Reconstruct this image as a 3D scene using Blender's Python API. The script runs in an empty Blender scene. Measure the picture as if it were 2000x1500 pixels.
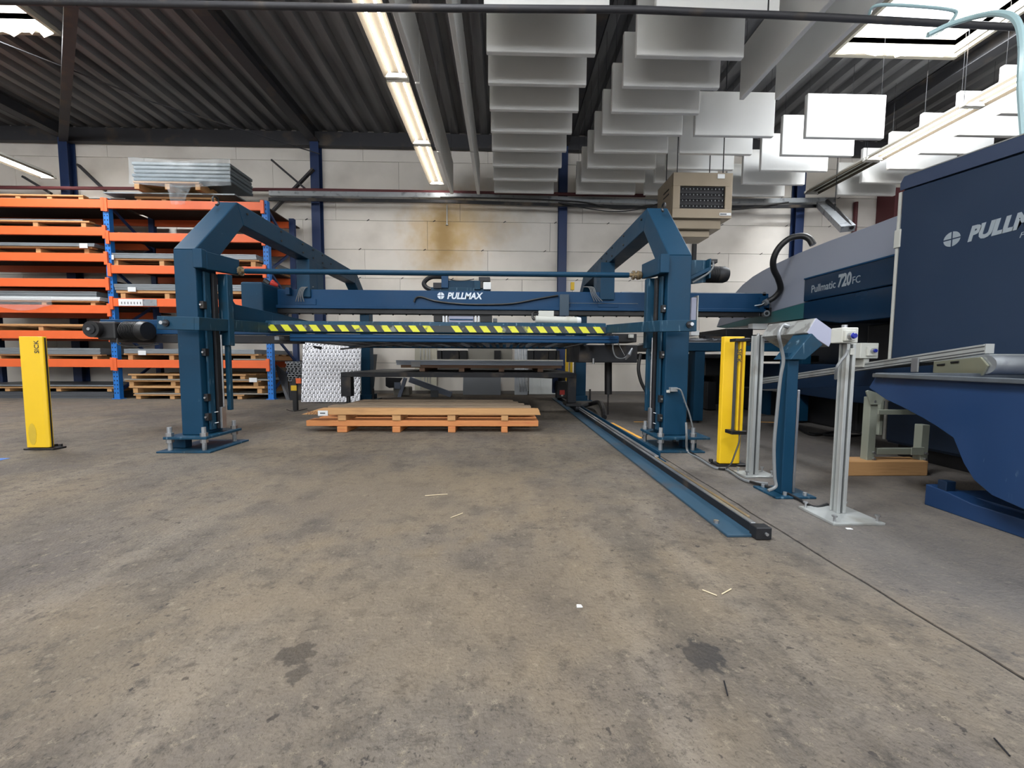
import bpy, bmesh, math, random
from mathutils import Vector as V, Matrix
random.seed(7)
SC = bpy.context.scene
COL = SC.collection
PI = math.pi
# ------------------------------------------------------------ camera, world, exposure
F, H, CX, CY = 740.0, 0.75, 1000.0, 750.0
YAW, PITCH, ROLL = math.radians(1.3), math.radians(3.63), math.radians(0.3)
fwd = V((math.sin(YAW)*math.cos(PITCH), math.cos(YAW)*math.cos(PITCH), -math.sin(PITCH)))
r0 = V((math.cos(YAW), -math.sin(YAW), 0)); u0 = r0.cross(fwd)
RT = r0*math.cos(ROLL)+u0*math.sin(ROLL); UP = u0*math.cos(ROLL)-r0*math.sin(ROLL)
CAM = V((0, 0, H))
cd = bpy.data.cameras.new('camera'); cam = bpy.data.objects.new('camera', cd); COL.objects.link(cam)
cd.sensor_fit = 'HORIZONTAL'; cd.sensor_width = 36; cd.lens = 36*F/2000; cd.clip_start = .05; cd.clip_end = 200
M3 = Matrix((RT, UP, -fwd)).transposed()
cam.matrix_world = Matrix.Translation(CAM) @ M3.to_4x4()
SC.camera = cam
SC.view_settings.view_transform = 'Standard'; SC.view_settings.look = 'None'
SC.view_settings.gamma = 1; SC.view_settings.use_curve_mapping = False
SC.view_settings.exposure = 1.2
w = bpy.data.worlds.new('sky'); SC.world = w; w.use_nodes = True
bg = w.node_tree.nodes['Background']; bg.inputs[0].default_value = (.94, .97, 1, 1); bg.inputs[1].default_value = 2.4
LAMP = 16.0          # strength of the fluorescent tubes
def area(name, loc, sx, sy, power, col=(1, 1, 1)):
    ld = bpy.data.lights.new(name, 'AREA'); ld.shape = 'RECTANGLE'; ld.size = sx; ld.size_y = sy; ld.energy = power; ld.color = col
    o = bpy.data.objects.new(name, ld); COL.objects.link(o); o.location = loc
    return o
# daylight through the roof lights (in view and further down the hall behind the camera)
SKY = [(-8.6, -6.5, 4.0, 5.92), (5.03, 6.9, 4.1, 5.97), (-8.6, -6.6, -2.6, -.8), (5.05, 6.95, -2.6, -.8), (-2.2, -.3, -3.2, -1.4), (-2.2, -.3, .2, 1.6)]
ZC = 5.48
for i, (a, b, c, d) in enumerate(SKY):
    area('roof_light_daylight', ((a+b)/2, (c+d)/2, ZC+.51), b-a-.04, d-c-.04, 190, (.92, .96, 1))

def at(px, py, Y):                       # point seen at pixel, lying at depth y = Y
    d = fwd*F+RT*(px-CX)-UP*(py-CY); return CAM+d*(Y/d.y)
def gr(px, py, z=0.):                    # point seen at pixel, lying at height z
    d = fwd*F+RT*(px-CX)-UP*(py-CY); return CAM+d*((z-H)/d.z)
def ax(px, py, X):                       # point seen at pixel, lying in the plane x = X
    d = fwd*F+RT*(px-CX)-UP*(py-CY); return CAM+d*(X/d.x)
# ------------------------------------------------------------ materials
def lin(c):
    return tuple(((v/255)/12.92 if v/255 <= .04045 else ((v/255+.055)/1.055)**2.4) for v in c)+(1,)
def mat(name, rgb, rough=.5, metal=0, var=.12, scale=6, bump=.0, bscale=60, rvar=.15, emit=None, estr=0, scratch=0, dirt=None, dscale=3, dlo=.55, dhi=.7, stretch=(1, 1, 1), spec=.5, alpha=1):
    m = bpy.data.materials.new(name); m.use_nodes = True; nt = m.node_tree; N = nt.nodes; L = nt.links
    b = N['Principled BSDF']; b.inputs['Roughness'].default_value = rough; b.inputs['Metallic'].default_value = metal
    b.inputs['Specular IOR Level'].default_value = spec
    c = lin(rgb); tc = N.new('ShaderNodeTexCoord'); mp = N.new('ShaderNodeMapping'); mp.inputs['Scale'].default_value = stretch
    L.new(tc.outputs['Object'], mp.inputs[0]); vec = mp.outputs[0]
    no = N.new('ShaderNodeTexNoise'); no.inputs['Scale'].default_value = scale; no.inputs['Detail'].default_value = 5; L.new(vec, no.inputs['Vector'])
    mx = N.new('ShaderNodeMix'); mx.data_type = 'RGBA'
    mx.inputs[6].default_value = tuple(v*(1-var) for v in c[:3])+(1,); mx.inputs[7].default_value = tuple(min(1, v*(1+var)) for v in c[:3])+(1,)
    L.new(no.outputs[0], mx.inputs[0]); out = mx.outputs[2]
    def over(fac_socket, col, cur):
        q = N.new('ShaderNodeMix'); q.data_type = 'RGBA'; L.new(fac_socket, q.inputs[0]); L.new(cur, q.inputs[6]); q.inputs[7].default_value = lin(col); return q.outputs[2]
    def ramp(sock, lo, hi):
        r = N.new('ShaderNodeMapRange'); r.inputs[1].default_value = lo; r.inputs[2].default_value = hi; L.new(sock, r.inputs[0]); return r.outputs[0]
    if dirt:
        n2 = N.new('ShaderNodeTexNoise'); n2.inputs['Scale'].default_value = dscale; n2.inputs['Detail'].default_value = 8; L.new(vec, n2.inputs['Vector'])
        out = over(ramp(n2.outputs[0], dlo, dhi), dirt, out)
    if scratch:
        m2 = N.new('ShaderNodeMapping'); m2.inputs['Scale'].default_value = (40, 40, 6); m2.inputs['Rotation'].default_value = (.3, .5, .4); L.new(tc.outputs['Object'], m2.inputs[0])
        n3 = N.new('ShaderNodeTexNoise'); n3.inputs['Scale'].default_value = 1; n3.inputs['Detail'].default_value = 4; L.new(m2.outputs[0], n3.inputs['Vector'])
        out = over(ramp(n3.outputs[0], .78-scratch*.1, .80), (110, 135, 150), out)
    L.new(out, b.inputs['Base Color'])
    rr = N.new('ShaderNodeMapRange'); rr.inputs[3].default_value = max(0, rough-rvar); rr.inputs[4].default_value = min(1, rough+rvar); L.new(no.outputs[0], rr.inputs[0]); L.new(rr.outputs[0], b.inputs['Roughness'])
    if bump:
        n4 = N.new('ShaderNodeTexNoise'); n4.inputs['Scale'].default_value = bscale; n4.inputs['Detail'].default_value = 4; L.new(vec, n4.inputs['Vector'])
        bu = N.new('ShaderNodeBump'); bu.inputs['Strength'].default_value = bump; bu.inputs['Distance'].default_value = .01; L.new(n4.outputs[0], bu.inputs['Height']); L.new(bu.outputs[0], b.inputs['Normal'])
    if emit: b.inputs['Emission Color'].default_value = lin(emit); b.inputs['Emission Strength'].default_value = estr
    if alpha < 1: b.inputs['Alpha'].default_value = alpha
    return m
teal = mat('teal_machine_paint', (11, 51, 75), .5, 0, .18, 5, scratch=.55, bump=.03, bscale=25, spec=.22)
teal2 = mat('teal_worn_paint', (19, 55, 76), .5, 0, .2, 5, scratch=1.6, dirt=(36, 50, 57), dscale=4, spec=.22)
blueb = mat('beam_blue_paint', (12, 56, 91), .5, 0, .12, 4, scratch=.3, spec=.25)
navy = mat('navy_cabinet_paint', (25, 43, 66), .5, 0, .06, 3, bump=.05, bscale=220)
binblue = mat('bin_blue_paint', (19, 47, 83), .45, 0, .12, 4, scratch=.9)
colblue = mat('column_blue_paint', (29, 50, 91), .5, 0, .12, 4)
rackblue = mat('rack_blue_paint', (26, 104, 181), .45, 0, .08, 6)
orange = mat('rack_orange_paint', (215, 94, 44), .5, 0, .08, 6, scratch=.2)
chip = mat('dark_chipboard', (57, 41, 31), .85, 0, .2, 30)
yellow = mat('safety_yellow_paint', (217, 177, 26), .45, 0, .06, 8, scratch=.1)
tapey = mat('tape_yellow', (205, 205, 50), .5, 0, .12, 14, dirt=(90, 95, 70), dscale=9, dlo=.6, dhi=.66)
tapek = mat('tape_black', (42, 48, 50), .5, 0, .15, 14, dirt=(110, 116, 110), dscale=12, dlo=.6, dhi=.68)
black = mat('black_rubber', (15, 15, 18), .5, 0, .2, 10)
darkm = mat('dark_steel', (33, 34, 38), .5, .4, .25, 8, dirt=(80, 70, 60))
steel = mat('bright_steel', (170, 172, 175), .35, .85, .1, 12, dirt=(110, 104, 96), dlo=.5, dhi=.8)
galv = mat('galvanised_steel', (150, 154, 158), .45, .6, .15, 14, dirt=(105, 108, 112), dscale=9)
sheetm = mat('sheet_metal', (135, 141, 146), .4, .5, .08, 4)
alu = mat('aluminium_profile', (172, 175, 174), .42, .55, .06, 9, dirt=(140, 138, 130), dscale=5)
slotm = mat('profile_slot', (70, 72, 74), .6, .4, .1, 9)
greyp = mat('grey_machine_paint', (139, 145, 160), .35, .0, .04, 3)
darkp = mat('dark_blue_panel', (12, 41, 67), .22, 0, .06, 3, dirt=(34, 42, 50), dscale=.8, dlo=.5, dhi=.75)
tealu = mat('teal_underside_paint', (45, 94, 98), .4, 0, .06, 3)
lowb = mat('lower_frame_paint', (13, 33, 56), .4, 0, .1, 3)
wgrey = mat('box_grey_plastic', (177, 178, 172), .5, 0, .06, 8, dirt=(150, 146, 130), dscale=9, dlo=.6, dhi=.8)
lilac = mat('light_grey_paint', (149, 152, 172), .45, 0, .04, 6)
deskm = mat('brushed_panel', (150, 152, 150), .4, .3, .12, 10, dirt=(120, 120, 118), dscale=14, dlo=.5, dhi=.55)
lens = mat('blue_lamp_lens', (30, 40, 130), .15, 0, .05)
white = mat('label_white', (205, 207, 208), .6, 0, .02)
inkm = mat('ink_dark', (50, 52, 58), .6, 0, .02)
logo = mat('logo_grey_white', (205, 215, 225), .5, 0, .06, 20)
logo2 = mat('logo_silver', (150, 160, 168), .4, .2, .04, 20)
pine = mat('pine_wood', (176, 134, 88), .7, 0, .16, 3, dirt=(160, 120, 80), dscale=6, stretch=(.6, 6, 6), bump=.15, bscale=12)
pineo = mat('orange_pine_wood', (183, 119, 69), .7, 0, .16, 3, dirt=(176, 104, 62), dscale=6, stretch=(.6, 6, 6), bump=.15, bscale=12)
pinew = mat('weathered_plank', (127, 110, 91), .75, 0, .25, 3, dirt=(104, 92, 80), dscale=5, stretch=(.5, 7, 6), bump=.3, bscale=14)
heat = mat('heater_brown_grey', (135, 123, 106), .38, .35, .08, 4)
heatd = mat('heater_core', (20, 20, 26), .5, .3, .2, 30)
ceilm = mat('roof_deck_grey', (112, 112, 114), .6, .1, .3, 2.2, dirt=(66, 66, 68), dscale=1.6, stretch=(3, .35, 1), dlo=.42, dhi=.75)
beamk = mat('dark_rafter_steel', (57, 57, 61), .6, .2, .2, 3, dirt=(84, 76, 68), dscale=3)
baff = mat('acoustic_baffle_white', (222, 222, 220), .85, 0, .04, 5, bump=.35, bscale=260)
lampw = mat('lamp_housing_white', (196, 194, 188), .5, .1, .05)
tube = mat('fluorescent_tube', (255, 255, 250), .5, 0, 0, emit=(255, 250, 244), estr=LAMP)
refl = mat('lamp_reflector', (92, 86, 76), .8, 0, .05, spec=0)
tubeoff = mat('dead_tube', (200, 200, 190), .3, 0, .02)
well = mat('skylight_well', (176, 170, 156), .8, 0, .08, 3, dirt=(170, 150, 116), dscale=2, dlo=.55, dhi=.8)
redp = mat('red_oxide_pipe', (98, 48, 52), .55, 0, .15, 5)
bronze = mat('worn_brass_steel', (142, 124, 96), .4, .6, .2, 12)
cablek = mat('cable_black', (22, 22, 23), .45, 0, .1)
cableg = mat('cable_grey', (105, 108, 110), .5, 0, .08)
hosep = mat('pale_blue_hose', (170, 200, 206), .3, 0, .05)
film = mat('stretch_film', (190, 200, 206), .25, 0, .15, 20, alpha=.2, bump=.8, bscale=14)
redk = mat('red_plastic', (180, 50, 40), .4, 0, .08)
plateg = mat('grey_painted_sheet', (81, 84, 89), .5, .3, .1, 4)
dustw = mat('grey_board', (131, 128, 121), .8, 0, .08, 3)
# diamond plate: relief only
dia = mat('aluminium_checker_plate', (196, 196, 200), .38, .75, .06, 5)
nt = dia.node_tree; N = nt.nodes; L = nt.links
tc = N.new('ShaderNodeTexCoord'); hs = []
for sgn in (1, -1):
    mp = N.new('ShaderNodeMapping'); mp.inputs['Rotation'].default_value = (0, sgn*PI/4, 0); mp.inputs['Location'].default_value = (.0 if sgn > 0 else .02, 0, 0); mp.inputs['Scale'].default_value = (1/.045, 1, 1/.09); L.new(tc.outputs['Object'], mp.inputs[0])
    vo = N.new('ShaderNodeTexVoronoi'); vo.inputs['Randomness'].default_value = 0; vo.inputs['Scale'].default_value = 1; L.new(mp.outputs[0], vo.inputs['Vector'])
    mr = N.new('ShaderNodeMapRange'); mr.inputs[1].default_value = .42; mr.inputs[2].default_value = .22; L.new(vo.outputs['Distance'], mr.inputs[0]); hs.append(mr.outputs[0])
mm = N.new('ShaderNodeMath'); mm.operation = 'MAXIMUM'; L.new(hs[0], mm.inputs[0]); L.new(hs[1], mm.inputs[1])
bu = N.new('ShaderNodeBump'); bu.inputs['Strength'].default_value = 1; bu.inputs['Distance'].default_value = .012; L.new(mm.outputs[0], bu.inputs['Height']); L.new(bu.outputs[0], N['Principled BSDF'].inputs['Normal'])

def nodes_of(m): return m.node_tree.nodes, m.node_tree.links
# wall panels: painted white with joints; brown-yellow water stain has a shape of its own
wallm = mat('white_wall_panel', (226, 220, 212), .8, 0, .05, 1.5, dirt=(198, 192, 184), dscale=1.1, dlo=.5, dhi=.85, bump=.08, bscale=30)
def stain(m, pts, col, world=True, ns=5):
    N, L = nodes_of(m); b = N['Principled BSDF']; cur = b.inputs['Base Color'].links[0].from_socket
    ge = N.new('ShaderNodeNewGeometry'); no = N.new('ShaderNodeTexNoise'); no.inputs['Scale'].default_value = ns; no.inputs['Detail'].default_value = 6; L.new(ge.outputs['Position'], no.inputs['Vector'])
    for (c, s, amt, sharp, nz) in pts:
        mp = N.new('ShaderNodeMapping'); mp.vector_type = 'POINT'
        mp.inputs['Location'].default_value = tuple(-c[i]/s[i] for i in range(3)); mp.inputs['Scale'].default_value = tuple(1/v for v in s); L.new(ge.outputs['Position'], mp.inputs[0])
        ln = N.new('ShaderNodeVectorMath'); ln.operation = 'LENGTH'; L.new(mp.outputs[0], ln.inputs[0])
        ad = N.new('ShaderNodeMath'); ad.operation = 'MULTIPLY_ADD'; L.new(no.outputs[0], ad.inputs[0]); ad.inputs[1].default_value = nz; L.new(ln.outputs['Value'], ad.inputs[2])
        mr = N.new('ShaderNodeMapRange'); mr.interpolation_type = 'SMOOTHSTEP'; mr.inputs[1].default_value = 1+nz*.5; mr.inputs[2].default_value = 1+nz*.5-sharp; mr.inputs[3].default_value = 0; mr.inputs[4].default_value = amt; L.new(ad.outputs[0], mr.inputs[0])
        q = N.new('ShaderNodeMix'); q.data_type = 'RGBA'; L.new(mr.outputs[0], q.inputs[0]); L.new(cur, q.inputs[6]); q.inputs[7].default_value = lin(col); cur = q.outputs[2]
    L.new(cur, b.inputs['Base Color'])
YW = 8.4
s1 = at(868, 470, YW); s2 = at(905, 440, YW); s3 = at(880, 560, YW)
stain(wallm, [((s1.x, YW, s1.z), (1.15, 3, 1.35), .8, 1.0, .6), ((s2.x, YW, s2.z+.1), (1.7, 3, .9), .5, .9, .8)], (196, 164, 104))
stain(wallm, [((s1.x-.02, YW, s1.z+.1), (.36, 3, 1.1), .65, .9, .5)], (150, 120, 70))
# concrete floor
floorm = mat('worn_concrete', (92, 85, 77), .78, 0, .12, .9, bump=.6, bscale=90)
N, L = nodes_of(floorm); b = N['Principled BSDF']; cur = b.inputs['Base Color'].links[0].from_socket
ge = N.new('ShaderNodeNewGeometry')
def nz(scale, detail, sc=(1, 1, 1), rot=0, rough=.6, dist=0):
    mp = N.new('ShaderNodeMapping'); mp.inputs['Scale'].default_value = sc; mp.inputs['Rotation'].default_value = (0, 0, rot); L.new(ge.outputs['Position'], mp.inputs[0])
    n = N.new('ShaderNodeTexNoise'); n.inputs['Scale'].default_value = scale; n.inputs['Detail'].default_value = detail; n.inputs['Roughness'].default_value = rough; n.inputs['Distortion'].default_value = dist; L.new(mp.outputs[0], n.inputs['Vector']); return n.outputs[0]
def lay(sock, lo, hi, amt, col):
    global cur
    mr = N.new('ShaderNodeMapRange'); mr.inputs[1].default_value = lo; mr.inputs[2].default_value = hi; mr.inputs[4].default_value = amt; L.new(sock, mr.inputs[0])
    q = N.new('ShaderNodeMix'); q.data_type = 'RGBA'; L.new(mr.outputs[0], q.inputs[0]); L.new(cur, q.inputs[6]); q.inputs[7].default_value = lin(col); cur = q.outputs[2]
lay(nz(.8, 8), .42, .6, .6, (107, 94, 76))
lay(nz(1.3, 9, (1, 1, 1)), .48, .62, .65, (73, 68, 66))
lay(nz(1.2, 6, (3.2, .5, 1), -.5), .54, .72, .35, (128, 119, 108))
lay(nz(1.0, 6, (2.6, .45, 1), -.55), .53, .7, .5, (64, 60, 55))
lay(nz(5, 10, rough=.75), .5, .62, .7, (66, 60, 53))
lay(nz(16, 8, rough=.8), .52, .62, .7, (53, 49, 45))
lay(nz(40, 5, rough=.8), .55, .66, .7, (140, 129, 112))
lay(nz(80, 5, rough=.8), .56, .64, .85, (36, 32, 29))
lay(nz(26, 3, rough=.6), .66, .69, .85, (43, 39, 37))
# greyer strip to the right of the slab joint
sx = N.new('ShaderNodeSeparateXYZ'); L.new(ge.outputs['Position'], sx.inputs[0]); lay(sx.outputs[0], 1.0, 1.5, .45, (91, 89, 89))
b.inputs['Specular IOR Level'].default_value = .35
L.new(cur, b.inputs['Base Color'])
p1 = gr(575, 1278); p2 = gr(1372, 1280); p3 = gr(585, 1315)
stain(floorm, [((p1.x, p1.y, 0), (.05, .045, 1), .85, .25, 2.2), ((p3.x, p3.y, 0), (.03, .03, 1), .75, .3, 2.2), ((p2.x, p2.y, 0), (.06, .055, 1), .8, .25, 1.8)], (34, 33, 34), ns=38)
stain(floorm, [((gr(760, 980).x, 2.2, 0), (1.6, .9, 1), .35, .8, 2), ((-.1, 1.15, 0), (1.2, .5, 1), .3, .8, 2)], (108, 94, 74))
# ------------------------------------------------------------ mesh builder
ORG = {}
def tag(o, label=None, cat=None, group=None, kind=None, category=None):
    cat = cat or category
    if label: o['label'] = label
    if cat: o['category'] = cat
    if group: o['group'] = group
    if kind: o['kind'] = kind
    return o
def thing(name, loc, label, cat, group=None):
    o = bpy.data.objects.new(name, None); o.empty_display_size = .1; COL.objects.link(o); o.location = loc; ORG[o.name] = V(loc)
    return tag(o, label, cat, group)
class MB:
    def __init__(s): s.v = []; s.f = []; s.sm = []
    def add(s, vs, fs, smooth=False):
        n = len(s.v); s.v += [V(p) for p in vs]; s.f += [tuple(i+n for i in f) for f in fs]; s.sm += [smooth]*len(fs); return s
    def box(s, x0, x1, y0, y1, z0, z1):
        x0, x1 = sorted((x0, x1)); y0, y1 = sorted((y0, y1)); z0, z1 = sorted((z0, z1))
        return s.add([(x0, y0, z0), (x1, y0, z0), (x1, y1, z0), (x0, y1, z0), (x0, y0, z1), (x1, y0, z1), (x1, y1, z1), (x0, y1, z1)],
                     [(0, 3, 2, 1), (4, 5, 6, 7), (0, 1, 5, 4), (1, 2, 6, 5), (2, 3, 7, 6), (3, 0, 4, 7)])
    def bar(s, a, b, wd, ht, up=(0, 0, 1)):
        a = V(a); b = V(b); d = (b-a).normalized(); u = V(up)
        if abs(d.dot(u)) > .99: u = V((0, 1, 0))
        r = d.cross(u).normalized()*wd/2; u = r.cross(d).normalized()*ht/2
        P = [a-r-u, a+r-u, a+r+u, a-r+u, b-r-u, b+r-u, b+r+u, b-r+u]
        return s.add(P, [(0, 1, 2, 3), (7, 6, 5, 4), (0, 4, 5, 1), (1, 5, 6, 2), (2, 6, 7, 3), (3, 7, 4, 0)])
    def prism(s, poly, axis, a, b):      # poly in the plane across 'axis'; x:(y,z) y:(x,z) z:(x,y)
        n = len(poly)
        def P(p, t): return {'x': (t, p[0], p[1]), 'y': (p[0], t, p[1]), 'z': (p[0], p[1], t)}[axis]
        return s.add([P(p, a) for p in poly]+[P(p, b) for p in poly], [tuple(range(n)), tuple(range(2*n-1, n-1, -1))]+[(i, (i+1) % n, n+(i+1) % n, n+i) for i in range(n)])
    def tube(s, pts, r, n=8, closed=False, caps=True):
        pts = [V(p) for p in pts]; m = len(pts); base = []; prev = None
        for i, p in enumerate(pts):
            d = (pts[min(i+1, m-1)]-pts[max(i-1, 0)]).normalized()
            if prev is None: u = V((0, 0, 1)) if abs(d.z) < .9 else V((0, 1, 0))
            else: u = prev
            u = (u-d*u.dot(d)).normalized(); prev = u; q = d.cross(u)
            rr = r[i] if isinstance(r, (list, tuple)) else r
            base += [p+(u*math.cos(t)+q*math.sin(t))*rr for t in [2*PI*k/n for k in range(n)]]
        fs = [(i*n+k, i*n+(k+1) % n, (i+1)*n+(k+1) % n, (i+1)*n+k) for i in range(m-1) for k in range(n)]
        nn = len(s.v); s.add(base, fs, True)
        if caps:
            s.f += [tuple(nn+k for k in range(n-1, -1, -1)), tuple(nn+(m-1)*n+k for k in range(n))]; s.sm += [False, False]
        return s
    def build(s, name, m, parent=None, bevel=0, **kw):
        me = bpy.data.meshes.new(name)
        if parent is None:
            xs = [p.x for p in s.v]; ys = [p.y for p in s.v]; zs = [p.z for p in s.v]
            org = V(((min(xs)+max(xs))/2, (min(ys)+max(ys))/2, min(zs)))
        else: org = ORG[parent.name]
        me.from_pydata([tuple(p-org) for p in s.v], [], s.f); me.update()
        bm = bmesh.new(); bm.from_mesh(me); bmesh.ops.recalc_face_normals(bm, faces=bm.faces); bm.to_mesh(me); bm.free()
        me.polygons.foreach_set('use_smooth', s.sm)
        if any(s.sm): me.set_sharp_from_angle(angle=math.radians(40)); 
        me.materials.append(m)
        o = bpy.data.objects.new(name, me); COL.objects.link(o)
        if parent is None: o.location = org
        else: o.parent = parent
        ORG[o.name] = org
        if bevel:
            bv = o.modifiers.new('bevel', 'BEVEL'); bv.width = bevel; bv.segments = 2; bv.limit_method = 'ANGLE'; bv.angle_limit = math.radians(40)
        return tag(o, **kw) if kw else o
def B(name, m, parent, x0, x1, y0, y1, z0, z1, bevel=.003, **kw): return MB().box(x0, x1, y0, y1, z0, z1).build(name, m, parent, bevel, **kw)
def T(name, m, parent, pts, r, n=8, **kw): return MB().tube(pts, r, n).build(name, m, parent, **kw)
def smooth(pts, k=6):                    # Catmull-Rom through points
    pts = [V(p) for p in pts]; P = [pts[0]]+pts+[pts[-1]]; out = []
    for i in range(1, len(P)-2):
        for j in range(k):
            t = j/k; a, b2, c, d = P[i-1:i+3]
            out.append(.5*((2*b2)+(c-a)*t+(2*a-5*b2+4*c-d)*t*t+(3*b2-a-3*c+d)*t**3))
    return out+[pts[-1]]
def text(s, size, org, xd, ud, m, parent, name='lettering', shear=0, bold=.0, depth=.001, fit=None, **kw):
    cu = bpy.data.curves.new('t', 'FONT'); cu.body = s; cu.size = size; cu.shear = shear; cu.offset = bold; cu.extrude = depth; cu.resolution_u = 3
    o = bpy.data.objects.new('t', cu); COL.objects.link(o); bpy.context.view_layer.update()
    me = bpy.data.meshes.new_from_object(o); COL.objects.unlink(o); bpy.data.objects.remove(o)
    xd = V(xd).normalized(); ud = V(ud).normalized(); nd = xd.cross(ud); R = Matrix((xd, ud, nd)).transposed()
    base = ORG[parent.name]; wd = max(v.co.x for v in me.vertices)-min(v.co.x for v in me.vertices); k = fit/wd if fit else 1
    for v in me.vertices: v.co.x *= k; v.co = R @ v.co + V(org)-base
    me.materials.clear(); me.materials.append(m)
    q = bpy.data.objects.new(name, me); COL.objects.link(q); q.parent = parent; ORG[q.name] = base
    return tag(q, **kw) if kw else q
def mark(c, r, xd, ud, m, parent, name='emblem'):   # round emblem of four quarter discs split by a cross
    xd = V(xd).normalized(); ud = V(ud).normalized(); nd = xd.cross(ud); mb = MB(); g = r*.09; c = V(c)
    for a in range(4):
        off = (.28*r if a in (1, 3) else 0)
        pts = []
        for k in range(9):
            t = PI/2*(a+k/8); p = V((math.cos(t)*r, math.sin(t)*r)); pts.append(p)
        dx = math.copysign(g, math.cos(PI/2*(a+.5))); dy = math.copysign(g, math.sin(PI/2*(a+.5)))
        P = [V((0, 0))+V((dx, dy))]+[V((p.x if abs(p.x) > g else dx, p.y if abs(p.y) > g else dy)) for p in pts]
        P3 = [c+xd*p.x+ud*p.y for p in P]; n = len(P3)
        mb.add([p+nd*.0005 for p in P3]+[p-nd*.001 for p in P3], [tuple(range(n)), tuple(range(2*n-1, n-1, -1))]+[(i, (i+1) % n, n+(i+1) % n, n+i) for i in range(n)])
    return mb.build(name, m, parent)
def copy_tree(o, parent=None, delta=None):
    c = o.copy(); COL.objects.link(c); c.parent = parent
    if delta is not None: c.location = o.location+V(delta); 
    ORG[c.name] = ORG[o.name]+(V(delta) if delta is not None else V((0, 0, 0)))
    for ch in list(o.children): copy_tree(ch, c)
    return c
ORD = ['nearest', 'second', 'third', 'fourth', 'fifth', 'sixth', 'seventh', 'eighth', 'ninth', 'tenth', 'eleventh', 'twelfth']
# ============================================================ STRUCTURE
XL, XR, YB = -13.6, 12.5, -7.5
JX = 1.235
fl = bpy.data.objects.new('floor', None); COL.objects.link(fl); fl['kind'] = 'structure'; ORG['floor'] = V((0, 0, 0))
# two slabs with the open joint between them
def slab(x0, x1, wavy):
    ys = [YB+(YW+.3-YB)*i/160 for i in range(161)]
    rnd = random.Random(3); off = [rnd.uniform(-.004, .004)+.004*math.sin(y*3) for y in ys]
    e = [(JX+wavy*.0055+off[i], y) for i, y in enumerate(ys)]
    poly = e+[(x0 if wavy < 0 else x1, ys[-1]), (x0 if wavy < 0 else x1, ys[0])]
    MB().prism(poly, 'z', -.05, 0).build('slab', floorm, fl)
slab(XL, 0, -1); slab(0, XR, 1)
B('joint_bed', black, fl, JX-.05, JX+.05, YB, YW, -.08, -.004, 0)
# back wall: panels 0.61 m high with recessed joints
wb = bpy.data.objects.new('wall_back', None); COL.objects.link(wb); wb['kind'] = 'structure'; wb.location = (0, YW, 0); ORG['wall_back'] = V((0, YW, 0))
B('joint_backing', mat('joint_grey', (120, 116, 112), .9), wb, XL, XR, YW+.012, YW+.15, 0, ZC+.3, 0)
COLX = [at(143, 340, YW).x, at(625, 450, YW).x, at(1097, 450, YW).x, at(1551, 430, YW).x]
pan = None
for r in range(9):
    z0 = .06+.61*r
    off = (.0, 1.3, .6, 1.9)[r % 4]
    x = XL-off
    while x < XR:
        if pan is None:
            pan = MB().box(.0025, 2.6475, 0, .03, .003, .607); ORG['tmp'] = V((0, 0, 0))
            me = pan.build('panel', wallm, wb, .004).data; q = bpy.data.objects[-1] if False else None
            first = [o for o in COL.objects if o.data is me][0]
            for v in me.vertices: v.co += ORG['wall_back']
            o = first
        else:
            o = first.copy(); COL.objects.link(o)
            o.parent = wb
        o.location = (x, 0, z0); x += 2.65
_m = MB().box(XL, XR, YB-.1, YB, 0, 2.3).box(XL, XR, YB-.1, YB, 5.2, ZC+.3)
for _x in range(-11, 13, 4): _m.box(_x-.15, _x+.15, YB-.1, YB, 2.3, 5.2)   # open band added in the unseen end wall, letting daylight onto baffles and ceiling
_m.build('wall_front', mat('wall_front_paint', (200, 198, 194), .85, 0, .06, 1), None, 0, kind='structure')
_m = MB(); _r = random.Random(8)
for r in range(3, 8):
    x = -6.0+_r.random()
    while x < 8:
        z = .06+.61*r; _m.bar((x, YW-.006, z-.01), (x+.05, YW-.006, z+.02), .012, .012); x += _r.uniform(.9, 1.6)
_m.build('wall_clip', darkm, wb, kind='stuff')
for xx, nm in ((XL, 'wall_left'), (XR, 'wall_right')):
    MB().box(xx-.1, xx, YB, YW+.15, 0, ZC+.3).build(nm, mat(nm+'_paint', (205, 203, 200), .85, 0, .06, 1), None, 0, kind='structure')
MB().box(XL, XR, YW-.02, YW+.004, 0, .06).build('baseboard_back', mat('base_concrete', (118, 114, 110), .9, 0, .2, 4), None, 0, kind='structure')
# ceiling deck: trapezoidal ribs running in depth, cut around the roof lights
xs = []; x = XL
while x < XR:
    xs += [(x, ZC), (x+.13, ZC), (x+.17, ZC+.09), (x+.28, ZC+.09)]; x += .32
mb = MB()
for i in range(len(xs)-1):
    (xa, za), (xb, zb_) = xs[i], xs[i+1]; xm = (xa+xb)/2
    cuts = sorted([(c, d) for (a, b2, c, d) in SKY if a-.02 < xm < b2+.02]); ya = YB
    for c, d in cuts+[(YW, YW)]:
        if c > ya: mb.add([(xa, ya, za), (xb, ya, zb_), (xb, c, zb_), (xa, c, za)], [(0, 1, 2, 3)])
        ya = d
mb.build('ceiling', ceilm, None, 0, kind='structure')
roof = MB()   # outer skin above the deck
ya = YB
ysn = sorted(set([YB, YW+.15]+[s[2] for s in SKY]+[s[3] for s in SKY]))
xsn = sorted(set([XL, XR]+[s[0] for s in SKY]+[s[1] for s in SKY]))
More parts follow.
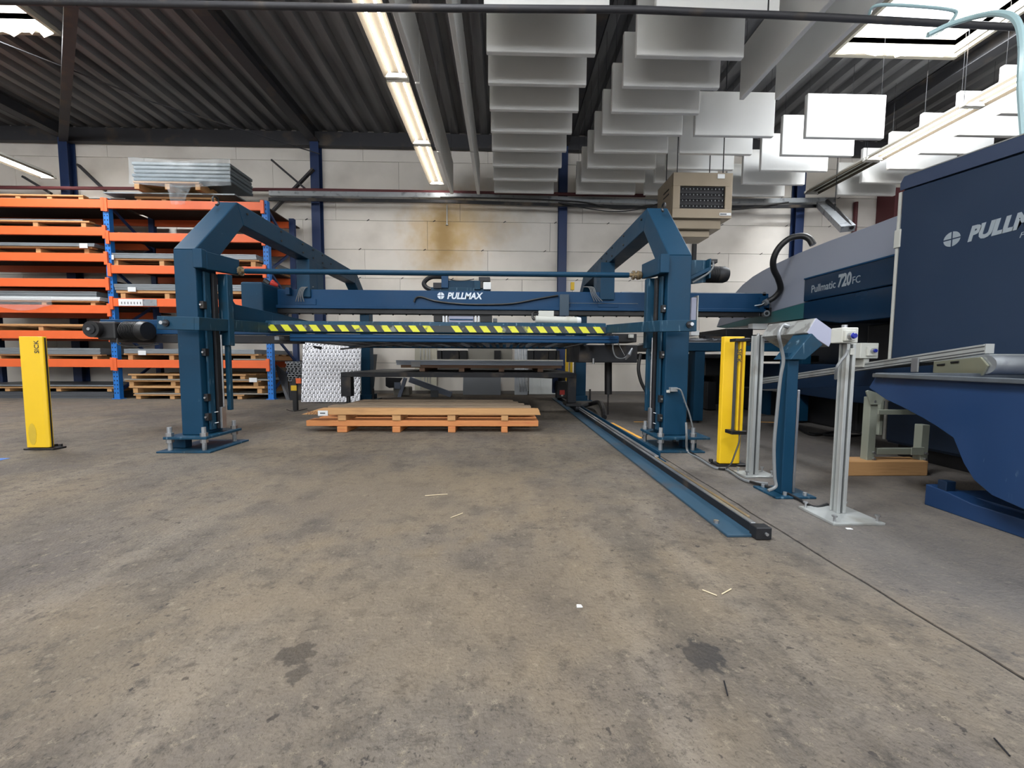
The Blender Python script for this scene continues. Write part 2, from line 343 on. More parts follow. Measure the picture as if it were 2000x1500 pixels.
for i in range(len(xsn)-1):
    for j in range(len(ysn)-1):
        mx_, my_ = (xsn[i]+xsn[i+1])/2, (ysn[j]+ysn[j+1])/2
        if not any(a < mx_ < b2 and c < my_ < d for a, b2, c, d in SKY): roof.box(xsn[i], xsn[i+1], ysn[j], ysn[j+1], ZC+.12, ZC+.2)
roof.build('trim_1', beamk, None, 0, kind='structure')
for k, (a, b2, c, d) in enumerate(SKY):
    wn = bpy.data.objects.new('window_%d' % (k+1), None); COL.objects.link(wn); wn['kind'] = 'structure'; wn.location = (a, c, ZC); ORG[wn.name] = V((a, c, ZC))
    t = .05
    for nm, bx in (('well_side', (a-t, a, c-t, d+t)), ('well_side', (b2, b2+t, c-t, d+t)), ('well_side', (a, b2, c-t, c)), ('well_side', (a, b2, d, d+t))):
        B(nm, well, wn, *bx, ZC-.06, ZC+.5, 0)
    # torn foil lining hanging along the far lower edge
    m_ = MB(); rnd = random.Random(k+5); P = []; n = 24; amp = (1, .22)[min(k, 1)]
    for i in range(n+1):
        x = a+(b2-a)*i/n; P += [(x, d-.01+rnd.uniform(-.02, .01), ZC-.02), (x, d-.03+rnd.uniform(-.03, .03), ZC-.05-rnd.random()**2*.2*amp)]
    m_.add(P, [(2*i, 2*i+2, 2*i+3, 2*i+1) for i in range(n)]).build('torn_lining', mat('torn_foil', (190, 176, 146), .6, 0, .2, 20), wn)
# blue columns at the wall, rafters and eaves beam
for k, x in enumerate(COLX):
    nm = ['at the far left behind the rack', 'right of the orange rack', 'left of the heater', 'behind the right-hand machine'][k]
    t = thing('steel_column', (x, YW-.09, 0), 'dark blue steel column on the white wall, '+nm, 'column', 'blue steel columns on the back wall')
    B('flange', colblue, t, x-.09, x+.09, YW-.17, YW-.16, 0, ZC-.2); B('web', colblue, t, x-.01, x+.01, YW-.16, YW-.03, 0, ZC-.2, 0); B('flange', colblue, t, x-.09, x+.09, YW-.03, YW-.01, 0, ZC-.2)
    x = 7.12 if k == 3 else x
    t = thing('rafter', (x, 0, ZC-.3), 'dark steel roof rafter above the blue column '+nm, 'roof beam', 'dark roof rafters')
    B('flange', beamk, t, x-.1, x+.1, YB+.05, YW-.02, ZC-.24, ZC-.225); B('web', beamk, t, x-.01, x+.01, YB+.05, YW-.02, ZC-.225, ZC-.02, 0); B('flange', beamk, t, x-.1, x+.1, YB+.05, YW-.02, ZC-.02, ZC-.005)
eb = MB().box(XL+.01, XR-.01, YW-.14, YW-.03, ZC-.3, ZC-.02).build('eaves_beam', beamk, None, .004, label='dark steel eaves beam along the top of the white wall', category='roof beam')
a = gr(133, 292, 5.2); b_ = gr(143, 2, 5.2)
b_ = a+(b_-a)*1.25
MB().bar(a+V((0, -.1, 0)), b_, .12, .1).build('ceiling_brace', beamk, None, label='dark diagonal steel brace under the roof deck at far left', category='roof beam')
a = gr(0, 82, 5.3); b_ = at(625, 301, YW-.25)
T('tie_rod', beamk, None, [gr(0, 82, 5.25), gr(300, 200, 5.2), b_], .012, 6, label='thin steel tie rod crossing the dark roof deck at left', category='roof rod')
T('tie_rod', beamk, None, [gr(540, 312, 5.0)*0+at(530, 312, YW-.3), at(600, 372, YW-.22)], .02, 6, label='short dark brace rod on the wall left of the second blue column', category='roof rod')
MB().bar(at(612, 330, YW-.22), at(530, 415, YW-.22), .07, .04).build('wall_brace', beamk, None, label='dark diagonal wall brace beside the second blue column above the rack', category='brace')
MB().bar(at(153, 322, YW-.22), at(205, 372, YW-.22), .07, .04).build('wall_brace', beamk, None, label='dark diagonal wall brace right of the far left blue column', category='brace')
MB().bar(at(45, 345, YW-.22), at(100, 378, YW-.22), .05, .04).build('wall_brace', beamk, None, label='dark diagonal wall brace below the left tube lamp', category='brace')
pp = [at(-60, 366, YW-.28), at(600, 371, YW-.28), at(1260, 382, YW-.28)]
T('red_pipe', redp, None, [V((p.x, YW-.28, z)) for p, z in zip(pp, (pp[0].z, pp[1].z, pp[2].z))], .035, 8, label='dark red pipe running along the white wall above the cable tray', category='pipe')
T('red_pipe', redp, None, [at(1672, 395, 8.355), at(1668, 460, 8.355)], .04, 8, label='dark red vertical pipe on wall behind the grey machine head', category='pipe')
B('duct', redp, None, at(1738, 400, 8.1).x, at(1757, 400, 8.1).x, 8.0, 8.395, 1.9, 4.4, label='wide brown vertical duct on wall beside the navy cabinet', category='duct')
t = thing('cable_tray', (0, YW-.3, 3.9), 'galvanised cable tray running along the white wall under the red pipe', 'cable tray')
p0, p1_ = at(530, 388, YW-.3), at(1600, 399, YW-.3)
for k, (pa, pb) in enumerate((((530, 384), (860, 388)), ((860, 388), (1290, 401)), ((1290, 401), (1625, 397)))):
    A, C = at(*pa, YW-.3), at(*pb, YW-.3)
    MB().bar(A, C, .16, .02).build('tray_floor', galv, t); MB().bar(A+V((0, -.08, .04)), C+V((0, -.08, .04)), .008, .09).build('tray_side', galv, t); MB().bar(A+V((0, -.09, -.09)), C+V((0, -.09, -.09)), .03, .06).build('tray_rail', darkm, t)
T('cable', cablek, t, smooth([at(860, 385, YW-.42), at(1000, 388, YW-.42), at(1130, 394, YW-.42), at(1210, 408, YW-.42), at(1290, 400, YW-.42), at(1420, 410, YW-.42), at(1540, 395, YW-.42)]), .016, 6)
T('cable', cablek, t, smooth([at(1090, 396, YW-.44), at(1180, 412, YW-.44), at(1240, 410, YW-.44), at(1290, 396, YW-.44)]), .01, 6)
t = thing('cable_drop', tuple(at(1655, 448, 7.0)), 'galvanised cable duct sloping down to the grey machine head', 'cable duct')
MB().bar(at(1606, 398, 7.9), at(1656, 447, 6.6), .2, .1).build('duct', galv, t); q_ = at(1630, 420, 7.3); T('hanger', darkm, t, [q_, V((q_.x, q_.y, ZC-.01))], .006, 5); T('cable', cablek, t, [at(1615, 392, 7.75), at(1635, 410, 7.3), at(1664, 445, 6.55)], .03)
# long pipe near the top of the frame
pts = [at(-150, -2, 3.4), at(300, 8, 3.4), at(700, 15, 3.4), at(1250, 19, 3.4), at(1600, 33, 3.4), at(2150, 62, 3.4)]
t = thing('service_pipe', tuple(pts[2]), 'long dark service pipe crossing the whole hall close under the roof', 'pipe')
T('pipe', beamk, t, pts, .027, 10)
for i, px in enumerate((150, 900, 1500)):
    p = at(px, 10+px*.012, 3.4); T('hanger', darkm, t, [(p.x, 3.4, p.z), (p.x, 3.4, ZC-.01)], .006, 6)
t = thing('air_hose', tuple(at(1995, 230, 2.4)), 'pale blue air hose arching from the roof light down to the navy cabinet', 'hose')
T('hose', hosep, t, smooth([at(1812, 68, 2.9), at(1850, 50, 2.85), at(1900, 34, 2.75), at(1950, 26, 2.6), at(1985, 40, 2.5), at(1996, 90, 2.42), at(1994, 170, 2.4), at(2000, 262, 2.4)]), .018, 8)
T('hose_loop', hosep, t, smooth([at(1698, 28, 3.4), at(1708, 12, 3.35), at(1750, 10, 3.3), at(1850, 18, 3.2), at(1866, 30, 3.2), at(1835, 62, 3.1), at(1812, 70, 2.9)]), .012, 8)
# ------------------------------------------------------------ fluorescent trunking lamps
def lamp(x, segs, z, label, dead=(), zr=None):
    t = thing('tube_lamp', (x, segs[0][0], z), label, 'lamp', 'fluorescent trunking lamps')
    y0, y1 = segs[0][0], segs[-1][1]
    B('trunking', lampw, t, x-.04, x+.04, y0, y1, z+.063, z+.12, .002)
    for i, (a, c) in enumerate(segs):
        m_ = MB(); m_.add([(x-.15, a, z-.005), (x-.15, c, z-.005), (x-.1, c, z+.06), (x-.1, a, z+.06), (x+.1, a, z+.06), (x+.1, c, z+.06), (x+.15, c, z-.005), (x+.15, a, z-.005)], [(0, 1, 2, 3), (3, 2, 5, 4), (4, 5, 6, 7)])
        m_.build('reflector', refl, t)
        B('end_cap', lampw, t, x-.14, x+.14, a+.002, a+.035, z+.0, z+.055, .002); B('end_cap', lampw, t, x-.14, x+.14, c-.035, c-.002, z+.0, z+.055, .002)
        for s in (-.066, .066):
            T('fluorescent_tube', tubeoff if i in dead else tube, t, [(x+s, a+.05, z+.02), (x+s, c-.05, z+.02)], .014, 8)
    for yy in [a+.1 for a, c in segs]: T('hanger', darkm, t, [(x, yy, z+.1), (x, yy, ZC-.005)], .004, 5)
X1 = gr(850, 372, 4.3).x
lamp((gr(850, 372, 4.3).x+gr(735, 5, 4.3).x)/2, [(-4, -2.5), (-2.5, -1.), (-1., .5), (.5, 2.02), (2.05, 3.55), (3.58, 5.08), (5.1, 6.55), (6.57, 8.0)], 4.3, 'lit tube lamp line running to the wall just left of the white baffles')
XR1 = (gr(1560, 385, 4.25).x+gr(1985, 175, 4.25).x)/2
lamp(XR1, [(-2, -.5), (-.5, 1.), (1., 2.45), (2.45, 3.9), (3.9, 5.3), (5.3, 6.7), (6.72, 8.05)], 4.25, 'tube lamp line on the right above the navy cabinet, its last section unlit', dead=(6,))
XL1 = (gr(138, 368, 4.3).x+gr(3, 310, 4.3).x)/2
lamp(XL1, [(-.5, 1.), (1., 2.45), (2.45, 3.9), (3.9, 5.3), (5.3, 6.65), (6.67, 8.0)], 4.3, 'lit tube lamp line at the far left above the orange rack')
# ------------------------------------------------------------ acoustic baffles
ZB = 4.05
def wires(t, pts, ztop=ZC-.005):
    for p in pts: T('wire', darkm, t, [(p[0], p[1], ZB+.6), (p[0], p[1], ztop)], .0025, 4)
rows = [gr(1168, y, ZB).y for y in (15, 105, 166, 217, 260, 296, 327, 354, 378)]
proto = {}
def baffle(x0, x1, y, label, group):
    t = thing('acoustic_baffle', ((x0+x1)/2, y, ZB), label, 'acoustic panel', group)
    B('panel', baff, t, x0, x1, y, y+.06, ZB, ZB+.62, .01); wires(t, [(x0+.05, y+.03), (x1-.05, y+.03)])
gx = lambda px, py: gr(px, py, ZB).x
colsA = (gx(960, 300), gx(1100, 315)); colsA = (-.18, 1.02)
def colx(p): return sum(gx(a, b2) for a, b2 in p)/len(p)
xB = colx([(1246, 105), (1219, 166), (1160, 297), (1123, 378)]); xC = colx([(1359, 263), (1326, 300), (1298, 331)]); xD = colx([(1566, 265), (1481, 333), (1432, 381)])
xE = colx([(1912, 242), (1773, 312), (1628, 384)]); xA = colx([(958, 103), (961, 378)])
groups = [(xA, 0, 'column right of the lamp line'), (xB, 0, 'column left of the heater'), (xC, 4, 'column above the heater'), (xD, 4, 'column left of the right-hand lamp'), (xE, 3, 'column right of the right-hand lamp')]
for gi, (x, start, nm) in enumerate(groups):
    idx = list(range(start, 9))
    for k, r in enumerate(idx):
        y = rows[r]
        if gi == 4: y = y-.12
        fromwall = ['nearest the wall', 'second from the wall', 'third from the wall', 'fourth from the wall', 'fifth from the wall', 'sixth from the wall', 'seventh from the wall', 'eighth from the wall', 'ninth from the wall'][8-r]
        baffle(x, x+1.18, y, 'white baffle facing camera, %s, %s' % (fromwall, nm), 'white acoustic ceiling baffles')
def lbaffle(x, y0, y1, label):
    t = thing('acoustic_baffle', (x, (y0+y1)/2, ZB), label, 'acoustic panel', 'white acoustic baffles hung lengthwise')
    B('panel', baff, t, x-.03, x+.03, y0, y1, ZB, ZB+.62, .01); wires(t, [(x, y0+.06), (x, y1-.06)])
xa = colx([(904, 164), (924, 297), (931, 380)]); xb = colx([(824, 159), (857, 294), (876, 380)])
ye = [gr(910, 163, ZB).y, gr(924, 297, ZB).y, gr(931, 380, ZB).y]
for x, nm in ((xb, 'line just right of the lit lamp'), (xa, 'line between the lamp and the facing baffles')):
    for k, (y0, y1) in enumerate(((ye[0]-1.5, ye[0]), (ye[0]+.02, ye[1]), (ye[1]+.02, ye[2]))):
        lbaffle(x, y0, y1, 'white baffle hung edge-on, %s, %s' % (('nearest camera', 'middle one', 'nearest wall')[k], nm))
q1 = gr(1448, 196, ZB); q2 = gr(1517, 196, ZB)
lbaffle(q1.x, q1.y-1.5, q1.y, 'grey-looking lengthwise baffle, left one of the slanting pair near the right roof light')
lbaffle(q2.x, q2.y-1.5, q2.y, 'white lengthwise baffle, right one of the slanting pair near the right roof light')
# ------------------------------------------------------------ ceiling heater
t0 = at(1313, 425, 5.9); t1 = at(1432, 338, 5.9)
x0, x1, z0, z1 = t0.x, t1.x, t0.z, t1.z
t = thing('air_heater', (x0, 5.9, z0-.25), 'brown-grey hanging air heater with dark grille below the white baffles', 'heater')
m_ = MB(); fw, fh = .11, .14
for bx in ((x0, x1, z0, z0+fh), (x0, x1, z1-.2, z1), (x0, x0+fw, z0+fh, z1-.2), (x1-fw, x1, z0+fh, z1-.2)): m_.box(bx[0], bx[1], 5.9, 5.95, bx[2], bx[3])
m_.build('front_frame', heat, t, .004)
B('casing', heat, t, x0, x1, 5.951, 6.5, z0, z1, .01)
B('grille_core', heatd, t, x0+fw, x1-fw, 5.93, 5.949, z0+fh, z1-.2, 0)
for k in range(5): B('louvre', darkm, t, x0+fw, x1-fw, 5.91, 5.928, z0+fh+.06+k*.085, z0+fh+.066+k*.085, 0)
m_ = MB()
for i in range(12):
    for k in range(5):
        xx = x0+fw+.04+i*(x1-x0-2*fw-.08)/11; zz = z0+fh+.03+k*.085; m_.box(xx, xx+.008, 5.905, 5.91, zz, zz+.02)
m_.build('fin_tips', galv, t, kind='stuff')
B('outlet_hood', heat, t, x0+.02, x1-.12, 5.97, 6.45, z0-.14, z0, .01)
B('outlet_duct', heat, t, x0+.1, x1-.25, 6.05, 6.4, z0-.24, z0-.141, .01)
B('vent_slot', black, t, x0-.004, x0, 6.05, 6.25, z1-.2, z1-.18, 0); B('vent_slot', black, t, x0-.004, x0, 6.05, 6.25, z1-.27, z1-.25, 0)
B('rating_plate', white, t, x1-.24, x1-.13, 5.894, 5.899, z1-.085, z1-.02, 0); B('name_plate', white, t, x1-.19, x1-.01, 5.894, 5.899, z0+.04, z0+.08, 0)
B('name_plate_print', inkm, [o for o in t.children if o.name.startswith('name_plate')][-1], x1-.18, x1-.08, 5.892, 5.894, z0+.052, z0+.068, 0)
for xx in (x0+.1, x1-.1):
    for yy in (6.0, 6.4): T('hanger', darkm, t, [(xx, yy, z1), (xx, yy, ZC-.005)], .008, 6)
T('pull_cord', white, None, [at(873, 400, YW-.02), at(873, 436, YW-.02), at(873, 440, YW-.02)], [.012, .012, .03], 8, label='white conduit with a small knob on the stained wall', category='conduit')
B('bracket', darkm, None, at(1354, 470, YW-.05).x, at(1361, 470, YW-.05).x, YW-.06, YW-.005, 2.95, 3.6, label='narrow dark vertical bracket on wall under the air heater', category='bracket')
# ============================================================ PALLET RACK
YF, YR = 7.07, 7.9
XN = [-10.2, at(221, 600, YF).x, at(525, 600, YF).x]
rk = thing('pallet_rack', (XN[1], YF, 0), 'tall orange and blue pallet rack with two bays against the white wall', 'rack')
ztop = at(515, 396, YF).z
for k, x in enumerate(XN):
    for y in (YF-.03, YR):
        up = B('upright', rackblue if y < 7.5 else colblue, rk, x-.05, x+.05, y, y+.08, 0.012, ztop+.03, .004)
        B('foot_plate', rackblue, rk, x-.075, x+.075, y-.02, y+.1, 0, .012, .001)
    m_ = MB()
    if k:
        zz = .1
        while zz < ztop-.05:
            for dx in (-.025, .025): m_.box(x+dx-.007, x+dx+.007, YF-.0335, YF-.0305, zz, zz+.025)
            zz += .075
        m_.build('post_slots', black, rk, kind='stuff')
    z = .15; s = 0
    while z < ztop-.4:
        a, c = ((YF+.05, z), (YR, z+.55)) if s % 2 == 0 else ((YR, z), (YF+.05, z+.55))
        MB().bar((x, a[0], a[1]), (x, c[0], c[1]), .03, .04).build('brace', colblue, rk); z += .55; s += 1
zl = [at(100, y, YF).z for y in (390, 444, 495, 545, 596, 646, 701)]
zr = [at(330, y, YF).z for y in (394, 457, 520, 584, 703)]
for xa_, xb_, zs in ((XN[0]+.05, XN[1]-.05, zl), (XN[1]+.05, XN[2]-.05, zr)):
    for z in zs:
        for y in (YF-.05, YR+.03):
            bm_ = B('beam', orange, rk, xa_, xb_, y, y+.05, z-.145, z, .006)
            if y < 7.5:
                for xx in (xa_-.055, xb_-.005): B('beam_connector', orange, rk, xx, xx+.06, YF-.06, YF-.031, z-.2, z+.03, .003)
for xa_, xb_, zs in ((XN[0]+.05, XN[1]-.05, zl), (XN[1]+.05, XN[2]-.05, zr)):
    for z in zs: B('shelf_deck', chip, rk, xa_+.01, xb_-.01, YF+.003, 8.34, z-.02, z-.001, 0)
p = [at(247, 750, YF).x, at(293, 750, YF).x, at(320, 750, YF).x]
zz = at(270, 584, YF).z
B('rack_sign', white, rk, p[0], p[1], YF-.056, YF-.052, zz-.13, zz-.01, 0, label='white load sign with small marks')
for k in range(7): B('sign_mark', inkm, rk, p[0]+.05+k*.055, p[0]+.062+k*.055, YF-.058, YF-.056, zz-.1, zz-.06, 0)
B('rack_sign', galv, rk, p[1]+.005, p[2], YF-.056, YF-.052, zz-.13, zz-.01, 0, label='plain grey sign plate')
# pallets and sheet piles
def pallet(x0, x1, y0, y1, z0, label, group, hb=.055, hd=.03, n=4, wd=pine, deck=None, blocks=None):
    t = thing('wooden_pallet', ((x0+x1)/2, (y0+y1)/2, z0), label, 'pallet', group)
    nb = 5 if y1-y0 > .9 else 4
    for j in range(nb):
        yy = y0+(y1-y0-.1)*j/(nb-1); B('deck_board', deck or wd, t, x0+random.uniform(-.01, .01), x1+random.uniform(-.02, .02), yy, yy+.1, z0+hb+.002, z0+hb+hd, .003)
    for j in range(n):
        xx = x0+(x1-x0)*(.04+.92*j/(n-1))-.04 if not blocks else blocks[j]
        B('bearer', wd, t, xx, xx+.085, y0+.01, y1-.01, z0, z0+hb, .004)
    return t
def sheets(x0, x1, y0, y1, z0, z1, label, group='sheet metal piles on the rack', m=sheetm, lab=None):
    t = thing('sheet_pile', ((x0+x1)/2, (y0+y1)/2, z0), label, 'sheet metal', group)
    n = max(1, min(5, int((z1-z0)/.02))); h = (z1-z0)/n
    for j in range(n):
        dx = random.uniform(-.008, .008); B('sheet', m, t, x0+dx, x1+dx, y0+abs(dx), y1, z0+j*h, z0+(j+1)*h-.002, .001)
    if lab: B('paper_label', white, t, lab-.07, lab+.07, y0-.006, y0-.002, z0-.03, z0+.05, 0, label='white paper label')
    return t
def X(px, Y=YF): return at(px, 600, Y).x
YP = YF-.0
lev = dict(floor=0, **{})
pg = 'wooden pallets in the orange rack'
# left bay
e0 = XN[0]+.1
pallet(e0, X(212), 7.1, 8.3, .13, 'pallet lying on grey wrapped bundle on floor, left bay of the rack', pg, n=4)
sheets(e0, X(205), 7.12, 8.3, 0, .125, 'low grey wrapped bundle on floor at the bottom of the left rack bay', m=plateg)
sheets(e0, X(215), 7.08, 8.3, .23, .25, 'thin board on the lowest pallet, left rack bay near the floor')
pallet(e0, X(190), YP, 8.3, zl[6], 'pallet under light sheets on the lowest beam of the left bay', pg)
sheets(e0, X(192), YP-.02, 8.3, zl[6]+.087, zl[6]+.2, 'pale sheet pile on the lowest beam of the left bay, behind the yellow post')
pallet(e0, X(178), YP, 8.3, zl[5], 'empty pallet on the second beam of the left bay, left of the black motor', pg, hb=.08, hd=.04)
pallet(e0, X(193), YP, 8.3, zl[4], 'pallet under film-draped sheets on the third beam, left rack bay', pg)
sheets(e0, X(198), YP-.02, 8.3, zl[4]+.087, zl[4]+.15, 'pale lower sheets with film on the third beam, left rack bay', m=white)
sheets(e0, X(191), YP-.01, 8.3, zl[4]+.152, zl[4]+.25, 'grey upper sheet pile on the third beam, left rack bay')
m_ = MB(); P = []; n = 30
rnd = random.Random(2)
for i in range(n+1):
    x = e0+(X(112)-e0)*i/n
    for j, z in enumerate((zl[4]+.15, zl[4]+.08, zl[4]-.0, zl[4]-.06-.05*math.sin(i*.35))): P.append((x, YF-.075-.012*math.sin(i*1.3+j)+rnd.uniform(-.006, .006), z))
m_.add(P, [(4*i+j, 4*i+4+j, 4*i+5+j, 4*i+1+j) for i in range(n) for j in range(3)], True).build('stretch_film', film, None, label='loose clear stretch film hanging over the third orange beam, left bay', category='plastic film')
pallet(e0, X(187), YP, 8.3, zl[2], 'pallet with corner block and white label on the fifth beam of the left bay', pg, hb=.09)
sheets(e0, X(195), YP-.03, 8.3, zl[2]+.122, zl[2]+.18, 'light sheet pile with white label on the fifth beam of the left bay', lab=X(175))
pallet(e0, X(184), YP, 8.3, zl[1], 'pallet under one bent sheet on the second beam from the top, left bay', pg, hb=.09)
sheets(e0, X(172), YP, 8.3, zl[1]+.122, zl[1]+.145, 'thin curved sheet on the second beam from the top, left bay')
pallet(X(-20), X(178), YP, 8.3, zl[0], 'pallet lying on the very top of the left rack bay', pg, hb=.06)
sheets(X(90), X(240), YP+.15, 8.0, zl[0]+.092, zl[0]+.112, 'flat dark board on the top pallet of the left rack bay', m=dustw)
# right bay
f1 = X(512)
pallet(X(252), X(470), 7.05, 8.3, 0, 'bottom pallet of the stack on floor in the right rack bay', pg, hb=.06)
sheets(X(256), X(520), 7.04, 8.3, .092, .11, 'thin sheet between the stacked pallets on floor, right rack bay', m=dustw)
pallet(X(245), X(512), 7.05, 8.3, .111, 'second pallet of the floor stack in the right rack bay', pg, hb=.09, hd=.04)
pallet(X(238), X(505), 7.05, 8.3, .243, 'third pallet of the floor stack in the right rack bay', pg, hb=.075)
sheets(X(238), X(523), 7.03, 8.3, .35, .37, 'thin pale sheet with paper label on third pallet, right rack bay', m=dustw, lab=X(492))
pallet(X(245), X(478), 7.05, 8.3, .371, 'topmost pallet of the floor stack in the right rack bay', pg, hb=.06)
pallet(X(237), X(500), YP, 8.3, zr[4], 'pallet under grey sheets on the lowest beam of the right bay', pg, hb=.085)
sheets(X(239), X(495), YP-.02, 8.3, zr[4]+.117, zr[4]+.2, 'grey sheets on pallet with white label, lowest beam of the right bay', lab=X(275))
sheets(X(455), X(520), YP-.05, 7.3, zr[4]+.005, zr[4]+.03, 'loose pale strips lying on the lowest beam, right end of the right bay', m=dustw)
pallet(X(229), X(508), YP, 8.3, zr[3], 'pallet under grey sheets above the white load sign', pg, hb=.1, hd=.05)
sheets(X(227), X(508), YP-.02, 8.3, zr[3]+.152, zr[3]+.26, 'grey sheet pile above the white load sign in the right bay', lab=X(262))
pallet(X(218), X(508), YP, 8.3, zr[2], 'pallet under bright sheets, second beam from the top load sign upward, behind the portal', pg, hb=.1)
sheets(X(215), X(505), YP-.02, 8.3, zr[2]+.132, zr[2]+.22, 'bright sheet pile crossing behind the left portal column, right bay', lab=X(223))
sheets(X(310), X(375), 7.3, 7.86, zr[1]+.0, zr[1]+.07, 'short pale slab on the second beam from the top, right bay', m=dustw)
pallet(X(262), X(420), 7.2, 7.8, zr[0], 'pallet on the very top of the right rack bay under the wrapped bundle', pg, hb=.1, hd=.04)
sheets(X(212), X(465), 7.1, 7.86, zr[0]+.145, zr[0]+.17, 'wide pale board between the top pallet and the wrapped bundle', m=sheetm)
pallet(X(285), X(410), 6.96, 7.5, zr[0]+.172, 'small pallet directly beneath the wrapped bundle on the rack top', pg, hb=.1, hd=.03, n=3)
tb = at(258, 362, 6.95); tt = at(447, 317, 6.95)
zb0 = zr[0]+.305
wp = thing('wrapped_bundle', ((tb.x+tt.x)/2, 7.2, zb0), 'film-wrapped bundle of grey boards on the very top of the rack', 'bundle')
for k in range(5):
    h = (tt.z-zb0)/5; B('board', mat('bundle_board_%d' % k, (88+6*k, 100+5*k, 108+4*k), .35, .2, .15, 10) , wp, tb.x+random.uniform(0, .04), tt.x+random.uniform(-.02, .03), 6.95, 7.55, zb0+k*h, zb0+(k+1)*h-.012, .012)
m_ = MB(); P = []; n = 40
for i in range(n+1):
    x = tb.x-.02+(tt.x-tb.x+.06)*i/n
    for j in range(6): P.append((x, 6.925+rnd.uniform(-.012, .008), zb0-.1*(1-abs(i/n-.5))-.02+(tt.z+.02-zb0+.1)*j/5))
m_.add(P, [(6*i+j, 6*i+6+j, 6*i+7+j, 6*i+1+j) for i in range(n) for j in range(5)], True).build('wrap_film', film, wp)
m_ = MB(); P = []
a0 = at(322, 362, 6.9); a1 = at(372, 362, 6.9)
for i in range(11):
    for j in range(6):
        w_ = 1-.5*j/5; P.append(((a0.x+a1.x)/2+(a1.x-a0.x)*(i/10-.5)*w_, 6.9+.02*math.sin(i*1.4+j), a0.z-.32*j/5+rnd.uniform(-.01, .01)))
m_.add(P, [(6*i+j, 6*i+6+j, 6*i+7+j, 6*i+1+j) for i in range(10) for j in range(5)], True).build('film_tail', film, wp)
